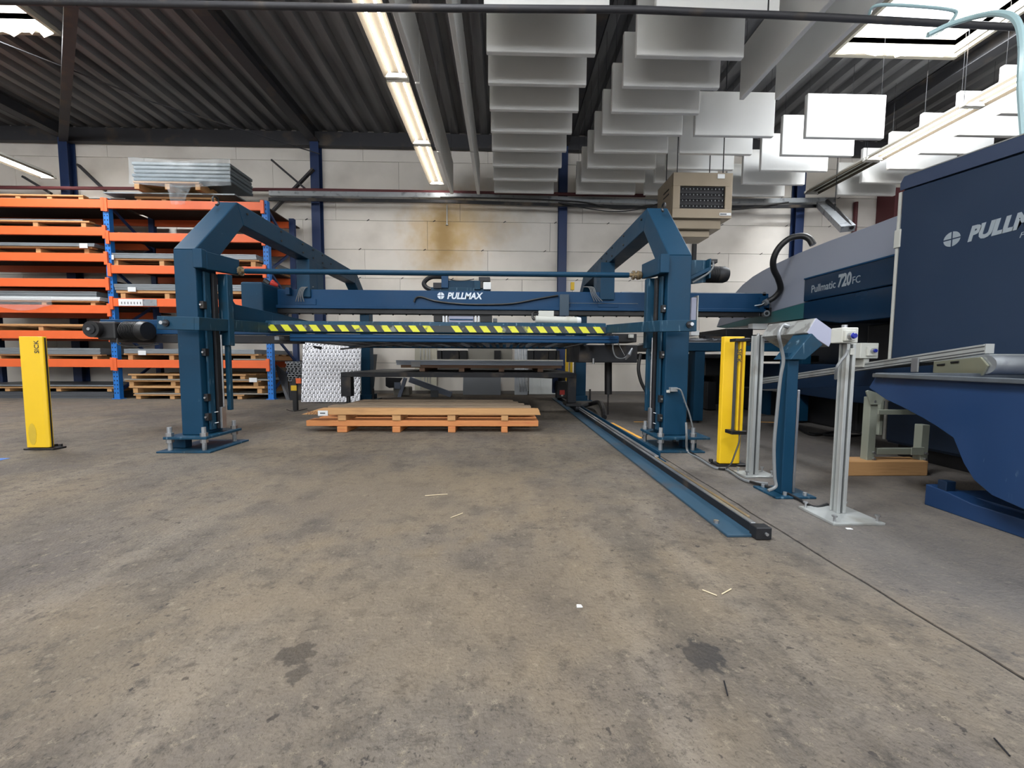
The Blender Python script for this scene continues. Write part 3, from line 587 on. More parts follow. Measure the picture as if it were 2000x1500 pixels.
# ============================================================ PORTAL FRAMES
XA0, XA1 = at(346, 700, 3.1).x, at(388, 700, 3.1).x
XB0, XB1 = at(1298, 700, 3.13).x, at(1343, 700, 3.13).x
def portal(x0, x1, s, label):            # s=+1: inner side faces +x (left frame)
    y0 = 3.11; yr = 7.2
    t = thing('portal_frame', ((x0+x1)/2, y0, 0), label, 'machine frame', 'teal portal side frames')
    out = [(y0, .125), (y0, 1.61), (y0+.51, 2.18), (yr-.75, 2.18), (yr, 1.61), (yr, .1), (yr-.2, .1), (yr-.2, 1.55), (yr-.82, 1.995), (y0+.59, 1.995), (y0+.27, 1.65), (y0+.22, 1.57), (y0+.22, .125)]
    m_ = MB(); n = len(out)
    # built as five box members so that every face is planar quads
    def quad(a, b2, c, d): m_.prism([a, b2, c, d], 'x', x0, x1)
    quad(out[0], out[1], out[11], out[12]); quad(out[1], out[2], out[9], out[11]); quad(out[2], out[3], out[8], out[9]); quad(out[3], out[4], out[7], out[8]); quad(out[4], out[5], out[6], out[7])
    fr = m_.build('frame', teal, t, .008)
    # bolt heads along the top beam
    xi = x1 if s > 0 else x0
    for yy, zz in [(4.3, 2.14), (4.3, 2.04), (4.75, 2.14), (4.75, 2.04), (5.0, 2.14), (5.0, 2.04), (5.25, 2.14), (5.25, 2.04), (5.5, 2.09), (3.75, 2.12)]:
        T('bolt', darkm, t, [(xi-s*.002, yy, zz), (xi+s*.012, yy, zz)], .011, 6)
    # lifting eye on the sloping face
    c = V(((x0+x1)/2, y0+.40, 2.11)); T('lifting_eye', darkm, t, [c+V((.0, -.035+.035*math.cos(a_)*-1, .035*math.sin(a_)+.02)) for a_ in [PI*1.7*k/10-.6 for k in range(11)]], .008, 6)
    # foot: upper plate, studs, lower plate
    cx = (x0+x1)/2
    B('upper_plate', teal2, t, cx-.17, cx+.17 if s > 0 else cx+.26, y0-.08, y0+.33, .105, .125, .003)
    B('floor_plate', teal2, t, cx-.21, cx+.21, y0-.1, y0+.36, 0, .014, .003)
    B('levelling_block', teal, t, cx-s*.2, cx-s*.08, y0+.02, y0+.09, .015, .085, .003)
    for dx in (-.14, .13):
        for dy in (-.05, .29):
            T('stud', galv, t, [(cx+dx, y0+dy, .014), (cx+dx, y0+dy, .2)], .016, 8)
            for zz in (.075, .126): T('nut', steel, t, [(cx+dx, y0+dy, zz), (cx+dx, y0+dy, zz+.028)], .027, 6)
    B('rear_foot_plate', teal2, t, cx-.2, cx+.2, yr-.3, yr+.1, 0, .015, .003); B('rear_foot', teal, t, cx-.12, cx+.12, yr-.25, yr+.05, .016, .1, .003)
    for dx in (-.16, .16): T('stud', darkm, t, [(cx+dx, yr-.27, .015), (cx+dx, yr-.27, .22)], .018, 8)
    # lift guide on the inner side
    xi = (x1 if s > 0 else x0)
    def bx(nm, m, a, c, y_0, y_1, z_0, z_1, bv=.003, **k): return B(nm, m, t, xi+s*a, xi+s*c, y_0, y_1, z_0, z_1, bv, **k)
    bx('head_block', teal, .002, .075, y0-.03, y0+.02, 1.46, 1.61, .006)
    m_ = MB(); m_.prism([(y0+.021, 1.60), (y0+.40, 1.63), (y0+.40, 1.50), (y0+.021, 1.46)], 'x', xi+s*.012, xi+s*.075); m_.build('head_arm', teal, t, .004)
    bx('guide_rail', darkm, .03, .05, y0+.115, y0+.16, .16, 1.45)
    bx('guide_plate', teal2, .012, .029, y0+.05, y0+.11, .16, 1.45)
    bx('chain', black, .012, .03, y0+.135, y0+.175, .2, 1.44, 0)
    T('threaded_rod', steel, t, [(xi+s*.04, y0+.185, .16), (xi+s*.04, y0+.185, .95)], .008, 6)
    for zz in (.27, .43, .8, 1.18): q_ = bx('clamp_block', darkm, .001, .032, y0+.02, y0+.06, zz-.03, zz+.03); T('clamp_bolt', steel, q_, [(xi+s*.016, y0+.019, zz), (xi+s*.016, y0+.008, zz)], .008, 6)
    bx('limit_switch', steel, .051, .07, y0+.12, y0+.17, .16, .34); T('cable_tie', white, t, [(xi+s*.03, y0+.09, .3), (xi+s*.06, y0+.16, .305)], .003, 5); T('cable_tie', white, t, [(xi+s*.03, y0+.09, .21), (xi+s*.06, y0+.16, .215)], .003, 5)
    bx('lift_cover', teal2, .0, .085, y0+.225, y0+.29, .86, 1.47, .006)
    bx('lift_cover', teal2, .03, .065, y0+.235, y0+.27, .3, .859, .004)
    return t
PL = portal(XA0, XA1, 1, 'left teal portal side frame with lift guide, in front of the orange rack')
PR = portal(XB0, XB1, -1, 'right teal portal side frame with bright top, below the air heater')
# tapered lift arms along the table sides
def liftarm(x0, x1, label):
    t = thing('lifting_bracket', (x0, 3.45, .9), label, 'bracket', 'tapered lifting brackets')
    MB().prism([(3.56, 1.5), (3.61, 1.5), (3.64, 1.36), (3.74, 1.27), (5.2, 1.25), (5.2, 1.12), (3.56, 1.08)], 'x', x0, x1).build('gusset', teal, t, .004)
    B('arm_web', teal, t, x0-.01, x1+.01, 3.56, 5.4, 1.04, 1.079, .003)
liftarm(-2.6, -2.575, 'left tapered lift arm reaching back beside the striped beam')

# drive shaft
zs = at(700, 532, 3.5).z; xs0 = at(480, 527, 3.5).x; xs1 = at(1228, 533, 3.5).x
t = thing('drive_shaft', ((xs0+xs1)/2, 3.5, zs), 'long teal drive shaft spanning between the two portal frames', 'shaft')
T('shaft', teal, t, [(xs0, 3.5, zs), (xs1, 3.5, zs)], .024, 14)
for x, d in ((xs0, -1), (xs1, 1)):
    c = T('coupling', bronze, t, [(x-d*.0, 3.5, zs), (x+d*.03, 3.5, zs), (x+d*.035, 3.5, zs), (x+d*.05, 3.5, zs), (x+d*.055, 3.5, zs), (x+d*.075, 3.5, zs), (x+d*.08, 3.5, zs), (x+d*.11, 3.5, zs)], [.018, .018, .042, .042, .028, .028, .042, .036], 12)
    for k in range(5): T('coupling_bolt', steel, c, [(x+d*.025, 3.5+.03*math.cos(k*1.257), zs+.03*math.sin(k*1.257)), (x+d*.06, 3.5+.03*math.cos(k*1.257), zs+.03*math.sin(k*1.257))], .005, 5)
    T('shaft_end', darkm, t, [(x+d*.11, 3.5, zs), (x+d*.16, 3.5, zs)], .026, 10)
# ============================================================ LIFT TABLE with striped beam
YT = 4.05
za, zb1, zc, zd = at(800, 628, YT).z, at(800, 651, YT).z, at(800, 653, YT).z, at(800, 668, YT).z
xt0, xt1 = at(517, 640, YT).x, at(1184, 640, YT).x
lt = thing('lift_table', ((xt0+xt1)/2, YT, zd), 'blue lift table with yellow and black striped front beam between the portals', 'machine table')
m_ = MB().prism([(YT, zb1), (YT-.012, zb1+.01), (YT-.012, za-.045), (YT+.02, za), (YT+.14, za), (YT+.14, zb1)], 'x', xt0, xt1); m_.build('front_beam', teal2, lt, .003)
B('lower_beam', blueb, lt, XA1+.19, XB0-.1, YT+.01, YT+.1, zd, zc, .012)
B('lower_lip', blueb, lt, XA1+.2, XB0-.12, YT-.0, YT+.012, zd+.04, zd+.055, .003)
# stripes
zt0, zt1 = at(800, 648.5, YT).z, at(800, 636, YT).z
B('warning_tape', tapek, lt, xt0+.01, xt1-.01, YT-.016, YT-.0125, zt0, zt1, 0, label='black ground of the warning tape, worn in the middle')
px = 522.
k = 0
while px < 1180:
    xx = at(px, 642, YT).x; d = (zt1-zt0)*.75; wx = .075
    if xx+wx+d < xt1-.01 and k not in (12, ):
        m_ = MB().prism([(xx+d, zt0), (xx+d+wx, zt0), (xx+wx, zt1), (xx, zt1)], 'y', YT-.0185, YT-.0165); m_.build('yellow_stripe', tapey, lt)
    px += 27.6; k += 1
# deck: slats under the table running in depth
dk0, dk1 = xt0+.02, xt1-.02
i = 0; x = dk0
while x < dk1:
    B('slat', darkm if i % 3 else galv, lt, x, x+.05, YT+.13, 6.2, zd+.02, zd+.06, 0); x += .105; i += 1
for y in (4.6, 5.3, 6.0): B('cross_bar', black, lt, dk0-.05, dk1+.05, y, y+.06, zd+.061, zd+.11, 0)
B('rear_beam', teal, lt, xt0, xt1, 6.2, 6.3, zd, za, .003)
# left extension with motor
xe = at(192, 640, 4.3).x
B('extension_beam', blueb, lt, xe+.02, XA1+.18, 4.3, 4.4, at(250, 652, 4.3).z, at(250, 624, 4.3).z, .006)
B('extension_base', darkm, lt, xe+.1, XA1+.18, 4.31, 4.4, at(250, 669, 4.3).z, at(250, 653, 4.3).z-.002, .004)
ym = 4.12
mo = thing('belt_motor', tuple(at(225, 668, ym)), 'black geared motor on the left end of the table beam', 'motor')
g0, g1 = at(174, 665, ym), at(220, 628, ym)
B('gearbox', black, mo, g0.x+.08, g1.x+.02, ym, ym+.16, g0.z+.01, g1.z, .02)
cc = at(181, 643, ym-.03); rr_ = .075
T('gear_boss', black, mo, [cc+V((0, -.02, 0)), cc+V((0, .15, 0))], .085, 18); T('boss_ring', darkm, mo, [cc+V((0, -.03, 0)), cc+V((0, -.018, 0))], .05, 16); T('shaft_end', steel, mo, [cc+V((0, -.045, 0)), cc+V((0, -.028, 0))], .016, 10)
mc = at(255, 645, ym)
T('motor_body', black, mo, [V((g1.x+.02, ym+.08, mc.z)), V((g1.x+.05, ym+.08, mc.z)), V((g1.x+.06, ym+.08, mc.z)), V((mc.x+.03, ym+.08, mc.z)), V((mc.x+.05, ym+.08, mc.z)), V((mc.x+.11, ym+.08, mc.z))], [.06, .06, .095, .095, .105, .095], 22)
for k in range(10): T('cooling_rib', black, mo, [V((g1.x+.07+k*.017, ym+.08, mc.z)), V((g1.x+.075+k*.017, ym+.08, mc.z))], .101, 20)
T('cable', cablek, mo, smooth([mc+V((-.12, -.02, -.09)), mc+V((-.09, -.04, -.15)), mc+V((0, .02, -.17)), mc+V((.2, .1, -.14))]), .008, 6)
# wrap-round guard arms
def arm(pts, label, bolt):
    # pts: list of (px, ytop, ybottom, Y)
    t = thing('guard_arm', tuple(at(pts[0][0], pts[0][2], pts[0][3])), label, 'guard bar', 'teal guard arms')
    m_ = MB()
    for (a, c) in zip(pts[:-1], pts[1:]):
        A0, A1 = at(a[0], a[2], a[3]), at(a[0], a[1], a[3]); C0, C1 = at(c[0], c[2], c[3]), at(c[0], c[1], c[3])
        d = (C0-A0); d.z = 0; nn = V((-d.y, d.x, 0)).normalized()*.035
        if nn.y < 0: nn = -nn
        if abs(d.x) < abs(d.y): nn = V((nn.x, nn.y, 0))
        m_.add([A0, C0, C1, A1, A0+nn, C0+nn, C1+nn, A1+nn], [(0, 1, 2, 3), (7, 6, 5, 4), (0, 4, 5, 1), (1, 5, 6, 2), (2, 6, 7, 3), (3, 7, 4, 0)])
    m_.build('bar', teal2, t, .004)
    p = at(*bolt, pts[0][3]); T('washer', darkm, t, [p+V((0, .0, 0)), p+V((0, -.012, 0))], .026, 14); T('bolt', steel, t, [p+V((0, -.012, 0)), p+V((0, -.05, 0))], .014, 8)
arm([(306, 617, 643, 2.96), (379, 619, 645, 2.96), (517, 630, 649.5, 4.03)], 'left teal guard arm wrapping the left portal column', (325, 631))
arm([(1361, 624.5, 647, 2.96), (1289, 625.5, 648, 2.96), (1184, 634.5, 650.5, 4.03)], 'right teal guard arm wrapping the right portal column', (1346, 634))
# ============================================================ GANTRY CROSS BEAM (lettered)
YG = 4.9
zt, zw, zf, zk = at(800, 567, YG).z, at(800, 598, YG).z, at(800, 604.5, YG).z, at(800, 613, YG).z
xg0, xg1 = at(514, 590, YG).x, at(1500, 600, YG).x
gb = thing('gantry_beam', ((xg0+xg1)/2, YG, zk), 'long blue lettered gantry beam hung across both portals', 'gantry beam')
B('web', blueb, gb, xg0, xg1, YG, YG+.16, zw, zt, .004)
B('flange', blueb, gb, xg0+.05, xg1-.05, YG-.04, YG+.17, zf, zw-.001, .004)
B('track', black, gb, xg0+.1, xg1-.12, YG-.01, YG+.12, zk, zf-.001, .002)
B('top_rail', galv, gb, at(1210, 750, YG).x, xg1-.05, YG+.02, YG+.05, zt+.001, zt+.012, 0)
B('end_cover', teal, gb, at(470, 580, 4.6).x, at(513, 580, 4.6).x, 4.6, YG+.25, at(490, 612, 4.6).z, at(490, 550, 4.6).z, .02)
for i in range(38):
    xx = xg0+.25+i*.17
    if xx < xg1-.2: T('track_bolt', black, gb, [(xx, YG+.05, zk+.001), (xx, YG+.05, zk-.015)], .01, 6)
for x0, x1, nm in ((at(590, 550, 5).x, at(615, 550, 5).x, 'hanger_post'), (at(1168, 550, 5).x, at(1195, 550, 5).x, 'hanger_post')):
    B(nm, teal, gb, x0, x1, YG+.161, YG+.34, zt-.12, 1.994, .006); B('hanger_bracket', blueb, gb, x0-.02, x1+.06, YG-.012, YG-.001, zw+.005, zt-.12, .003)
    B(nm, teal, gb, x0, x1, YG-.03, YG+.16, zt-.1, 1.994, .006)
for s_, px in ((1, 583), (-1, 1155)):
    for k in range(4):
        a_ = at(px+k*3, 562, YG-.05); T('cable', cableg, gb, smooth([a_+V((.08*s_, .1, .03)), a_+V((.03*s_, 0, 0)), a_+V((.0+.02*k*s_*0, -.02, -.09)), a_+V((-.04*s_+.015*k, 0, -.17))]), .006, 5)
B('sensor_box', blueb, gb, at(568, 750, YG).x, at(576, 750, YG).x, YG-.06, YG-.001, at(570, 577, YG).z, at(570, 563, YG).z, .003)
pc0 = at(530, 553, YG); T('red_clamp', redk, gb, [pc0, at(543, 558, YG+.02)], [.05, .02], 10); T('black_clip', black, gb, [at(517, 549, YG), at(527, 556, YG)], .035, 8)
# lettering
lx = at(873, 583, YG).x; lz = at(873, 583.5, YG).z
text('PULLMAX', .112, (lx, YG-.002, lz), (1, 0, 0), (0, 0, 1), logo, gb, shear=.25, bold=.0035, fit=at(943, 583, YG).x-lx)
mark(at(861, 577.5, YG-.003), .043, (1, 0, 0), (0, 0, 1), logo, gb)
T('drape_cable', cablek, gb, smooth([at(809, 590, YG-.02), at(812, 583, YG-.02), at(822, 580, YG-.02), at(850, 588, YG-.02), at(890, 593, YG-.02), at(940, 595, YG-.02), at(1000, 593, YG-.02), at(1050, 584, YG-.02), at(1090, 577, YG-.02)]), .012, 8)
B('bracket_plate', mat('bracket_grey_teal', (44, 64, 80), .5, 0, .08, 5), gb, at(1091, 750, YG-.06).x, at(1109, 750, YG-.06).x, YG-.07, YG-.045, at(1100, 617, YG-.06).z, at(1100, 575, YG-.06).z, .004)
T('stay_rod', steel, gb, [at(1110, 592, YG-.05), at(1246, 593, YG-.05)], .004, 5)
# right end: hose bracket and guide wheels
er = at(1478, 593, YG-.08)
B('end_bracket', blueb, gb, at(1474, 750, YG).x, xg1-.001, YG-.03, YG-.001, zf+.02, zt-.05, .003)
T('guide_wheel', galv, gb, [at(1498, 612, YG-.05), at(1498, 612, YG-.05)+V((0, .05, 0))], .04, 18); T('wheel_hub', darkm, gb, [at(1498, 612, YG-.06), at(1498, 612, YG-.06)+V((0, .01, 0))], .02, 12)
T('guide_wheel', steel, gb, [at(1493, 574, YG-.0), at(1493, 574, YG-.0)+V((0, .05, 0))], .026, 14)
B('wheel_bracket', darkm, gb, at(1482, 750, YG).x, at(1497, 750, YG).x, YG-.03, YG+.04, zk+.005, zf+.06, .003)
hs = thing('corrugated_hose', tuple(at(1505, 590, YG-.1)), 'black hose looping from the beam end up to the grey machine head', 'hose')
T('hose', cablek, hs, smooth([at(1496, 590, YG-.08), at(1512, 581, 4.78), at(1524, 565, 4.72), at(1520, 545, 4.66), at(1511, 525, 4.6), at(1511, 505, 4.55), at(1522, 483, 4.5), at(1542, 466, 4.44), at(1565, 461, 4.38), at(1580, 466, 4.33), at(1588, 478, 4.3)], 8), .034, 14)
T('hose_clamp', galv, hs, [at(1493, 592, YG-.09), at(1500, 588, YG-.08)], .037, 14)
for k in range(3): T('wire', cablek if k else white, hs, smooth([at(1493, 592, YG-.1), at(1486, 595+k*2, YG-.1), at(1474+k*4, 597+k*2, YG-.1)]), .006, 5)
# trolley on the beam
tr = thing('beam_trolley', tuple(at(900, 566, YG+.2)), 'dark trolley with cable loop riding on the lettered beam', 'trolley')
yt = YG+.2
def pb(nm, m, p, a, b2, c, d, y0, y1, bv=.003, **k):   # box from pixel rectangle a..b2, c..d seen at depth y0
    A = at(a, d, y0); C = at(b2, c, y0); return B(nm, m, p, A.x, C.x, y0, y1, A.z, C.z, bv, **k)
pb('carriage', teal, tr, 868, 942, 548, 568, yt, yt+.2); pb('base_plate', teal2, tr, 840, 958, 562, 567.5, yt-.02, yt)
pb('switch_box', darkm, tr, 846, 862, 552, 563, yt-.05, yt-.03); pb('cover', blueb, tr, 862, 875, 537, 562, yt-.05, yt-.001); pb('motor_cover', teal2, tr, 926, 938, 548, 565, yt-.05, yt-.002)
pb('top_unit', darkm, tr, 935, 957, 541, 549, yt-.05, yt+.1); pb('junction_box', white, tr, 944, 959, 551, 565, yt-.06, yt-.002); pb('side_clip', black, tr, 938, 943, 549, 563, yt-.045, yt-.002)
T('cable_chain', black, tr, smooth([at(875, 541, yt), at(850, 540, yt), at(836, 544, yt), at(828, 553, yt), at(832, 561, yt), at(842, 566, yt)]), .03, 8)
T('cable', cablek, tr, smooth([at(876, 545, yt-.06), at(890, 548, yt-.06), at(910, 548, yt-.06), at(926, 545, yt-.06)]), .006, 5)
# clamp unit beneath
cu = thing('clamp_unit', tuple(at(905, 630, YG+.05)), 'blue suction clamp unit hanging beneath the lettered beam', 'clamp')
yc = YG+.02
pb('clamp_bar', lilac, cu, 876, 925, 617, 630, yc, yc+.1, .008, label='pale blue clamp bar'); pb('clamp_lip', blueb, cu, 878, 924, 623, 625, yc-.01, yc-.001)
for a in (864, 870, 927, 933): pb('bolt_column', steel, cu, a, a+4, 617, 629, yc-.02, yc+.05)
pb('side_block', black, cu, 847, 863, 615, 628, yc, yc+.08); pb('side_block', black, cu, 938, 961, 616, 629, yc, yc+.08); pb('hang_plate', black, cu, 850, 958, 613.5, 616.8, yc, yc+.1); pb('stop', plateg, cu, 963, 971, 622, 629, yc, yc+.05)
# white cylinder resting on the striped beam
ac = thing('air_cylinder', tuple(at(1080, 630, 4.2)), 'scuffed white cylinder with grey bracket lying on the striped beam', 'cylinder')
T('barrel', wgrey, ac, [at(1046, 624, 4.15), at(1128, 627, 4.15)], .042, 18); T('end_cap', white, ac, [at(1126, 627, 4.15), at(1134, 627, 4.15)], [.046, .038], 18)
pb('bracket', wgrey, ac, 1052, 1082, 607, 618, 4.2, 4.26)
for k in range(4): T('cable', cablek, ac, smooth([at(1052, 612, 4.14), at(1044-2*k, 609+k, 4.12), at(1038+k*2, 618+k, 4.1), at(1042+k, 626, 4.1)]), .004, 5)
# box on the right column, motor on the right column
rb = thing('switch_box', tuple(at(1360, 700, 3.4)), 'tall light grey switch box beside the right portal column', 'electrical box')
pb('box', lilac, rb, 1349, 1361, 581, 630, 3.36, 3.5, .004); pb('door_edge', wgrey, rb, 1361, 1365, 577, 627, 3.362, 3.5, .002)
mt = thing('lift_motor', tuple(at(1390, 552, 3.3)), 'black finned lift motor on teal bracket outside the right portal column', 'motor')
ym = 3.25
xm0 = XB1+.001; A = at(1350, 550, ym); C = at(1380, 508, ym)
MB().prism([(xm0, A.z-.0), (xm0, C.z), (C.x, C.z), (C.x, at(1380, 551, ym).z), (xm0+.02, at(1352, 556, ym).z)], 'y', ym, ym+.02).build('bracket', teal2, mt, .003)
MB().prism([(xm0, at(1350, 553, ym).z), (xm0, at(1350, 546, ym).z), (C.x, at(1380, 524, ym).z), (C.x, at(1380, 532, ym).z)], 'y', ym-.05, ym-.001).build('brace', teal, mt, .003)
B('flange', teal2, mt, C.x, C.x+.015, ym-.05, ym+.16, A.z+.02, C.z, .003)
mz = at(1400, 534, ym).z; f0 = C.x+.016
T('motor_body', darkm, mt, [(f0, ym+.05, mz), (f0+.1, ym+.05, mz)], .058, 18)
for k in range(9): T('cooling_fin', black, mt, [(f0+.004+k*.011, ym+.05, mz), (f0+.009+k*.011, ym+.05, mz)], .07, 18)
e_ = at(1428, 534, ym).x
T('fan_cover', darkm, mt, [(f0+.101, ym+.05, mz), (f0+.11, ym+.05, mz), (e_-.04, ym+.05, mz), (e_-.012, ym+.05, mz), (e_, ym+.05, mz)], [.068, .07, .07, .06, .035], 20)
pb('terminal_box', black, mt, 1383, 1402, 506, 513, ym+.02, ym+.1)
T('cable', cableg, mt, smooth([at(1392, 510, ym-.03), at(1393, 520, ym-.03), at(1385, 532, ym-.05), at(1370, 542, ym-.06), at(1352, 552, ym-.06)]), .008, 6)
# small inlet on the right column, cable down
pl = thing('column_socket', tuple(at(1313, 770, 3.1)), 'small light socket with cable on the lower right portal column', 'socket')
pb('socket', galv, pl, 1310, 1324, 757, 765, 3.07, 3.109, .002); pb('socket', wgrey, pl, 1303, 1309, 762, 767, 3.09, 3.109, .002)
T('cable', cableg, pl, smooth([at(1322, 759, 3.06), at(1330, 763, 3.05), at(1338, 785, 3.05), at(1347, 810, 3.05), at(1353, 835, 3.05)]), .006, 6)
# teal control junctions under right end of the table (dark hydraulic block)
hb = thing('hydraulic_block', tuple(at(1200, 700, 4.3)), 'dark valve block with cables under the right end of the table', 'machine part')
pb('body', darkm, hb, 1130, 1246, 674, 708, 4.5, 5.4, .01); pb('body', black, hb, 1190, 1244, 652, 668, 4.25, 4.6, .005)
T('hose', cableg, hb, smooth([at(1199, 655, 4.1), at(1197, 680, 4.1), at(1203, 697, 4.1), at(1216, 700, 4.1), at(1225, 695, 4.1)]), .007, 6)
T('hose', cablek, hb, smooth([at(1203, 660, 4.08), at(1212, 680, 4.05), at(1220, 695, 4.0)]), .005, 6)
T('nozzle', galv, hb, [at(1222, 702, 4.05), at(1229, 692, 4.0), at(1235, 680, 4.0)], [.008, .022, .01], 8)
T('fitting', steel, hb, [at(1159, 700, 4.45), at(1159, 711, 4.45)], .014, 8); pb('terminal', wgrey, hb, 1229, 1238, 653, 660, 4.2, 4.24)
T('stay', black, hb, [at(1188, 650, 5.2), at(1188, 770, 5.2)], .05, 10); T('stay_screw', darkm, hb, [at(1188, 770, 5.2), V((at(1188, 770, 5.2).x, 5.2, .0))], .012, 8)
T('hose', cablek, hb, smooth([at(1251, 690, 4.3), at(1247, 720, 4.3), at(1252, 745, 4.3), at(1262, 765, 4.3)]), .02, 8)
# ============================================================ PALLETS IN THE MIDDLE
y0 = .75*740/(845-701.5); pbk = ['', '']
xp0, xp1 = at(597, 830, y0).x, at(1052, 830, y0).x
def bigpallet(z0, h, x0, x1, m, deckm, label, blocks, taper=False):
    t = thing('wooden_pallet', ((x0+x1)/2, y0+.55, z0), label, 'pallet', 'long pallets stacked in the machine bay')
    hb_ = h*.5
    for j in range(5):
        yy = y0+.02+(1.15-.02)*j/5; jit = random.uniform(-.015, .015)
        if j == 0 and taper: MB().prism([(x0-.14, z0+hb_+.002), (x0+.04, z0+h), (x1+.0, z0+h), (x1+.02, z0+hb_+.002)], 'y', y0, y0+.11).build('deck_board', m, t, .003)
        else: B('deck_board', m if j == 0 else deckm, t, x0+jit+(.0 if j < 2 else .1*taper), x1-(.06*j if taper else 0), yy+(0 if j == 0 else .02), yy+.17, z0+hb_+.002, z0+h-(.004*j), .004)
    for px in blocks:
        a = at(px[0], 750, y0).x; c = at(px[1], 750, y0).x
        MB().prism([(a, z0+hb_), (c, z0+hb_), (c-.0, z0), (a, z0)], 'y', y0+.01, y0+1.14).build('bearer', m, t, .006)
    B('rear_board', m, t, x0+.18, x1-.04, y0+.3, y0+.4, z0+.01, z0+hb_-.001, .003)
    return t
zt_ = at(800, 799, y0).z
bigpallet(0, zt_*.5, xp0, xp1, pineo, pineo, 'lower orange-toned long pallet on the floor in the machine bay', ((655, 675), (764, 780), (874, 889), (979, 992)))
up_ = bigpallet(zt_*.5, zt_*.5, at(615, 800, y0).x, xp1, pine, pinew, 'upper long pallet with weathered planks and white label in the machine bay', ((657, 673), (764, 781), (873, 889), (979, 993)), True)
pb('paper_label', white, up_, 621, 640, 802, 812, y0-.012, y0-.009, 0, label='small white paper label')
pb('label_print', inkm, up_, 625, 635, 806, 808, y0-.014, y0-.0125, 0)
lp = at(599, 809, y0-.002); text('79506', .052, (lp.x, y0-.004, lp.z-.004), (1, 0, 0), (0, 0, 1), mat('marker_brown', (110, 70, 50), .8), up_, name='marker_writing', bold=-.0005)
# pallet wagon behind
wg = thing('sheet_wagon', tuple(at(900, 728, 5.4)), 'low dark steel wagon table behind the wooden pallets', 'wagon')
wx0, wx1 = at(665, 730, 5.4).x, at(1126, 730, 5.4).x; wz1 = at(900, 728, 5.4).z; wz0 = at(900, 737, 5.4).z
B('front_beam', darkm, wg, wx0, wx1, 5.4, 5.5, wz0, wz1, .004); B('rear_beam', darkm, wg, wx0, wx1, 7.2, 7.3, wz0, wz1, .004)
B('side_beam', darkm, wg, wx0, wx0+.1, 5.501, 7.199, wz0, wz1, .004); B('side_beam', darkm, wg, wx1-.1, wx1, 5.501, 7.199, wz0, wz1, .004)
B('deck', mat('dusty_dark_deck', (74, 74, 76), .6, .2, .2, 5), wg, wx0+.1, wx1-.1, 5.501, 7.199, wz1-.02, wz1-.003, 0)
B('leg', darkm, wg, wx0, wx0+.14, 5.4, 5.52, .22, wz0-.001, .004)
T('stem', black, wg, [(wx0+.08, 5.46, .22), (wx0+.08, 5.46, .11)], .03, 8); T('wheel', black, wg, [(wx0+.05, 5.46, .06), (wx0+.11, 5.46, .06)], .06, 14)
B('leg', darkm, wg, wx1-.12, wx1, 5.4, 5.52, .14, wz0-.001, .004); B('wheel_fork', black, wg, wx1-.16, wx1+.05, 5.3, 5.6, .1, .139, .004); T('wheel', darkm, wg, [(wx1-.02, 5.36, .07), (wx1+.03, 5.36, .07)], .055, 14)
B('leg', colblue, wg, at(713, 750, 7.2).x, at(727, 750, 7.2).x, 7.15, 7.25, at(720, 759, 7.2).z, wz0-.001, .004); T('caster', darkm, wg, [at(716, 768, 7.2), at(724, 768, 7.2)], .055, 12); B('caster_fork', steel, wg, at(714, 750, 7.2).x, at(726, 750, 7.2).x, 7.17, 7.23, at(720, 762, 7.2).z, at(720, 759.5, 7.2).z, 0)
B('leg', colblue, wg, wx1-.12, wx1, 7.1, 7.2, .13, wz0-.001, .004); T('wheel', darkm, wg, [(wx1-.02, 7.15, .07), (wx1+.03, 7.15, .07)], .055, 14)
MB().bar((wx0+1.0, 7.0, wz0-.01), (wx1-.3, 5.6, wz0-.01), .05, .02).build('brace', darkm, wg)
# pallet and sheets on the wagon
zz = wz1; yy = 5.9
wa, wb_ = at(778, 722, yy).x, at(1098, 722, yy).x
h1 = .1
pallet(wa+.03, wb_-.02, yy, 7.1, zz, 'grey-brown pallet on the dark wagon under a sheet pile', 'long pallets stacked in the machine bay', hb=.055, hd=.045, wd=mat('dull_pallet_wood', (150, 120, 100), .8, 0, .15, 5), blocks=[at(p_, 750, yy).x for p_ in (819, 896, 974, 1050)])
sheets(wa-.03, wb_+.01, yy-.02, 7.1, zz+.102, at(900, 704, yy).z, 'blue-grey sheet pile on the wagon behind the wooden pallets', 'sheet pile on the wagon', m=mat('bluegrey_sheet', (172, 182, 198), .4, .4, .05, 4), lab=at(813, 750, yy).x)
# ============================================================ FLOOR RAILS
def gp(px, py, z=0): return gr(px, py, z)
pn0, pn1 = gp(1419, 1050), gp(1501, 1047)
rl = thing('rail_plate', ((pn0.x+pn1.x)/2, 4.4, 0), 'long flat blue rail plate on the floor with guide rail', 'rail')
xl_, xr_ = (pn0.x+gp(1142, 826).x)/2-.01, pn1.x
B('plate', mat('worn_rail_plate', (40, 66, 84), .5, 0, .2, 5, scratch=.6, dirt=(62, 66, 70), dscale=3, spec=.4), rl, xl_, xr_+.0, pn0.y, 7.4, 0, .013, .003)
rx = xl_+.115
B('guide_rail', darkm, rl, rx, rx+.028, pn0.y+.02, 7.4, .0135, .05, .002); B('rail_cap', bronze, rl, rx+.032, rx+.048, pn0.y+.1, 7.4, .0135, .052, .002)
B('rail_cap', steel, rl, rx-.001, rx+.02, pn0.y+.02, 7.4, .0505, .056, .001)
B('end_stop', darkm, rl, rx-.01, rx+.056, pn0.y-.03, pn0.y+.018, .003, .055, .004); T('stop_screw', steel, rl, [(rx+.03, pn0.y-.031, .03), (rx+.03, pn0.y-.04, .03)], .007, 6)
T('loose_nut', steel, rl, [gp(1399, 1021, .013), gp(1399, 1021, .013)+V((0, 0, .012))], .012, 6)
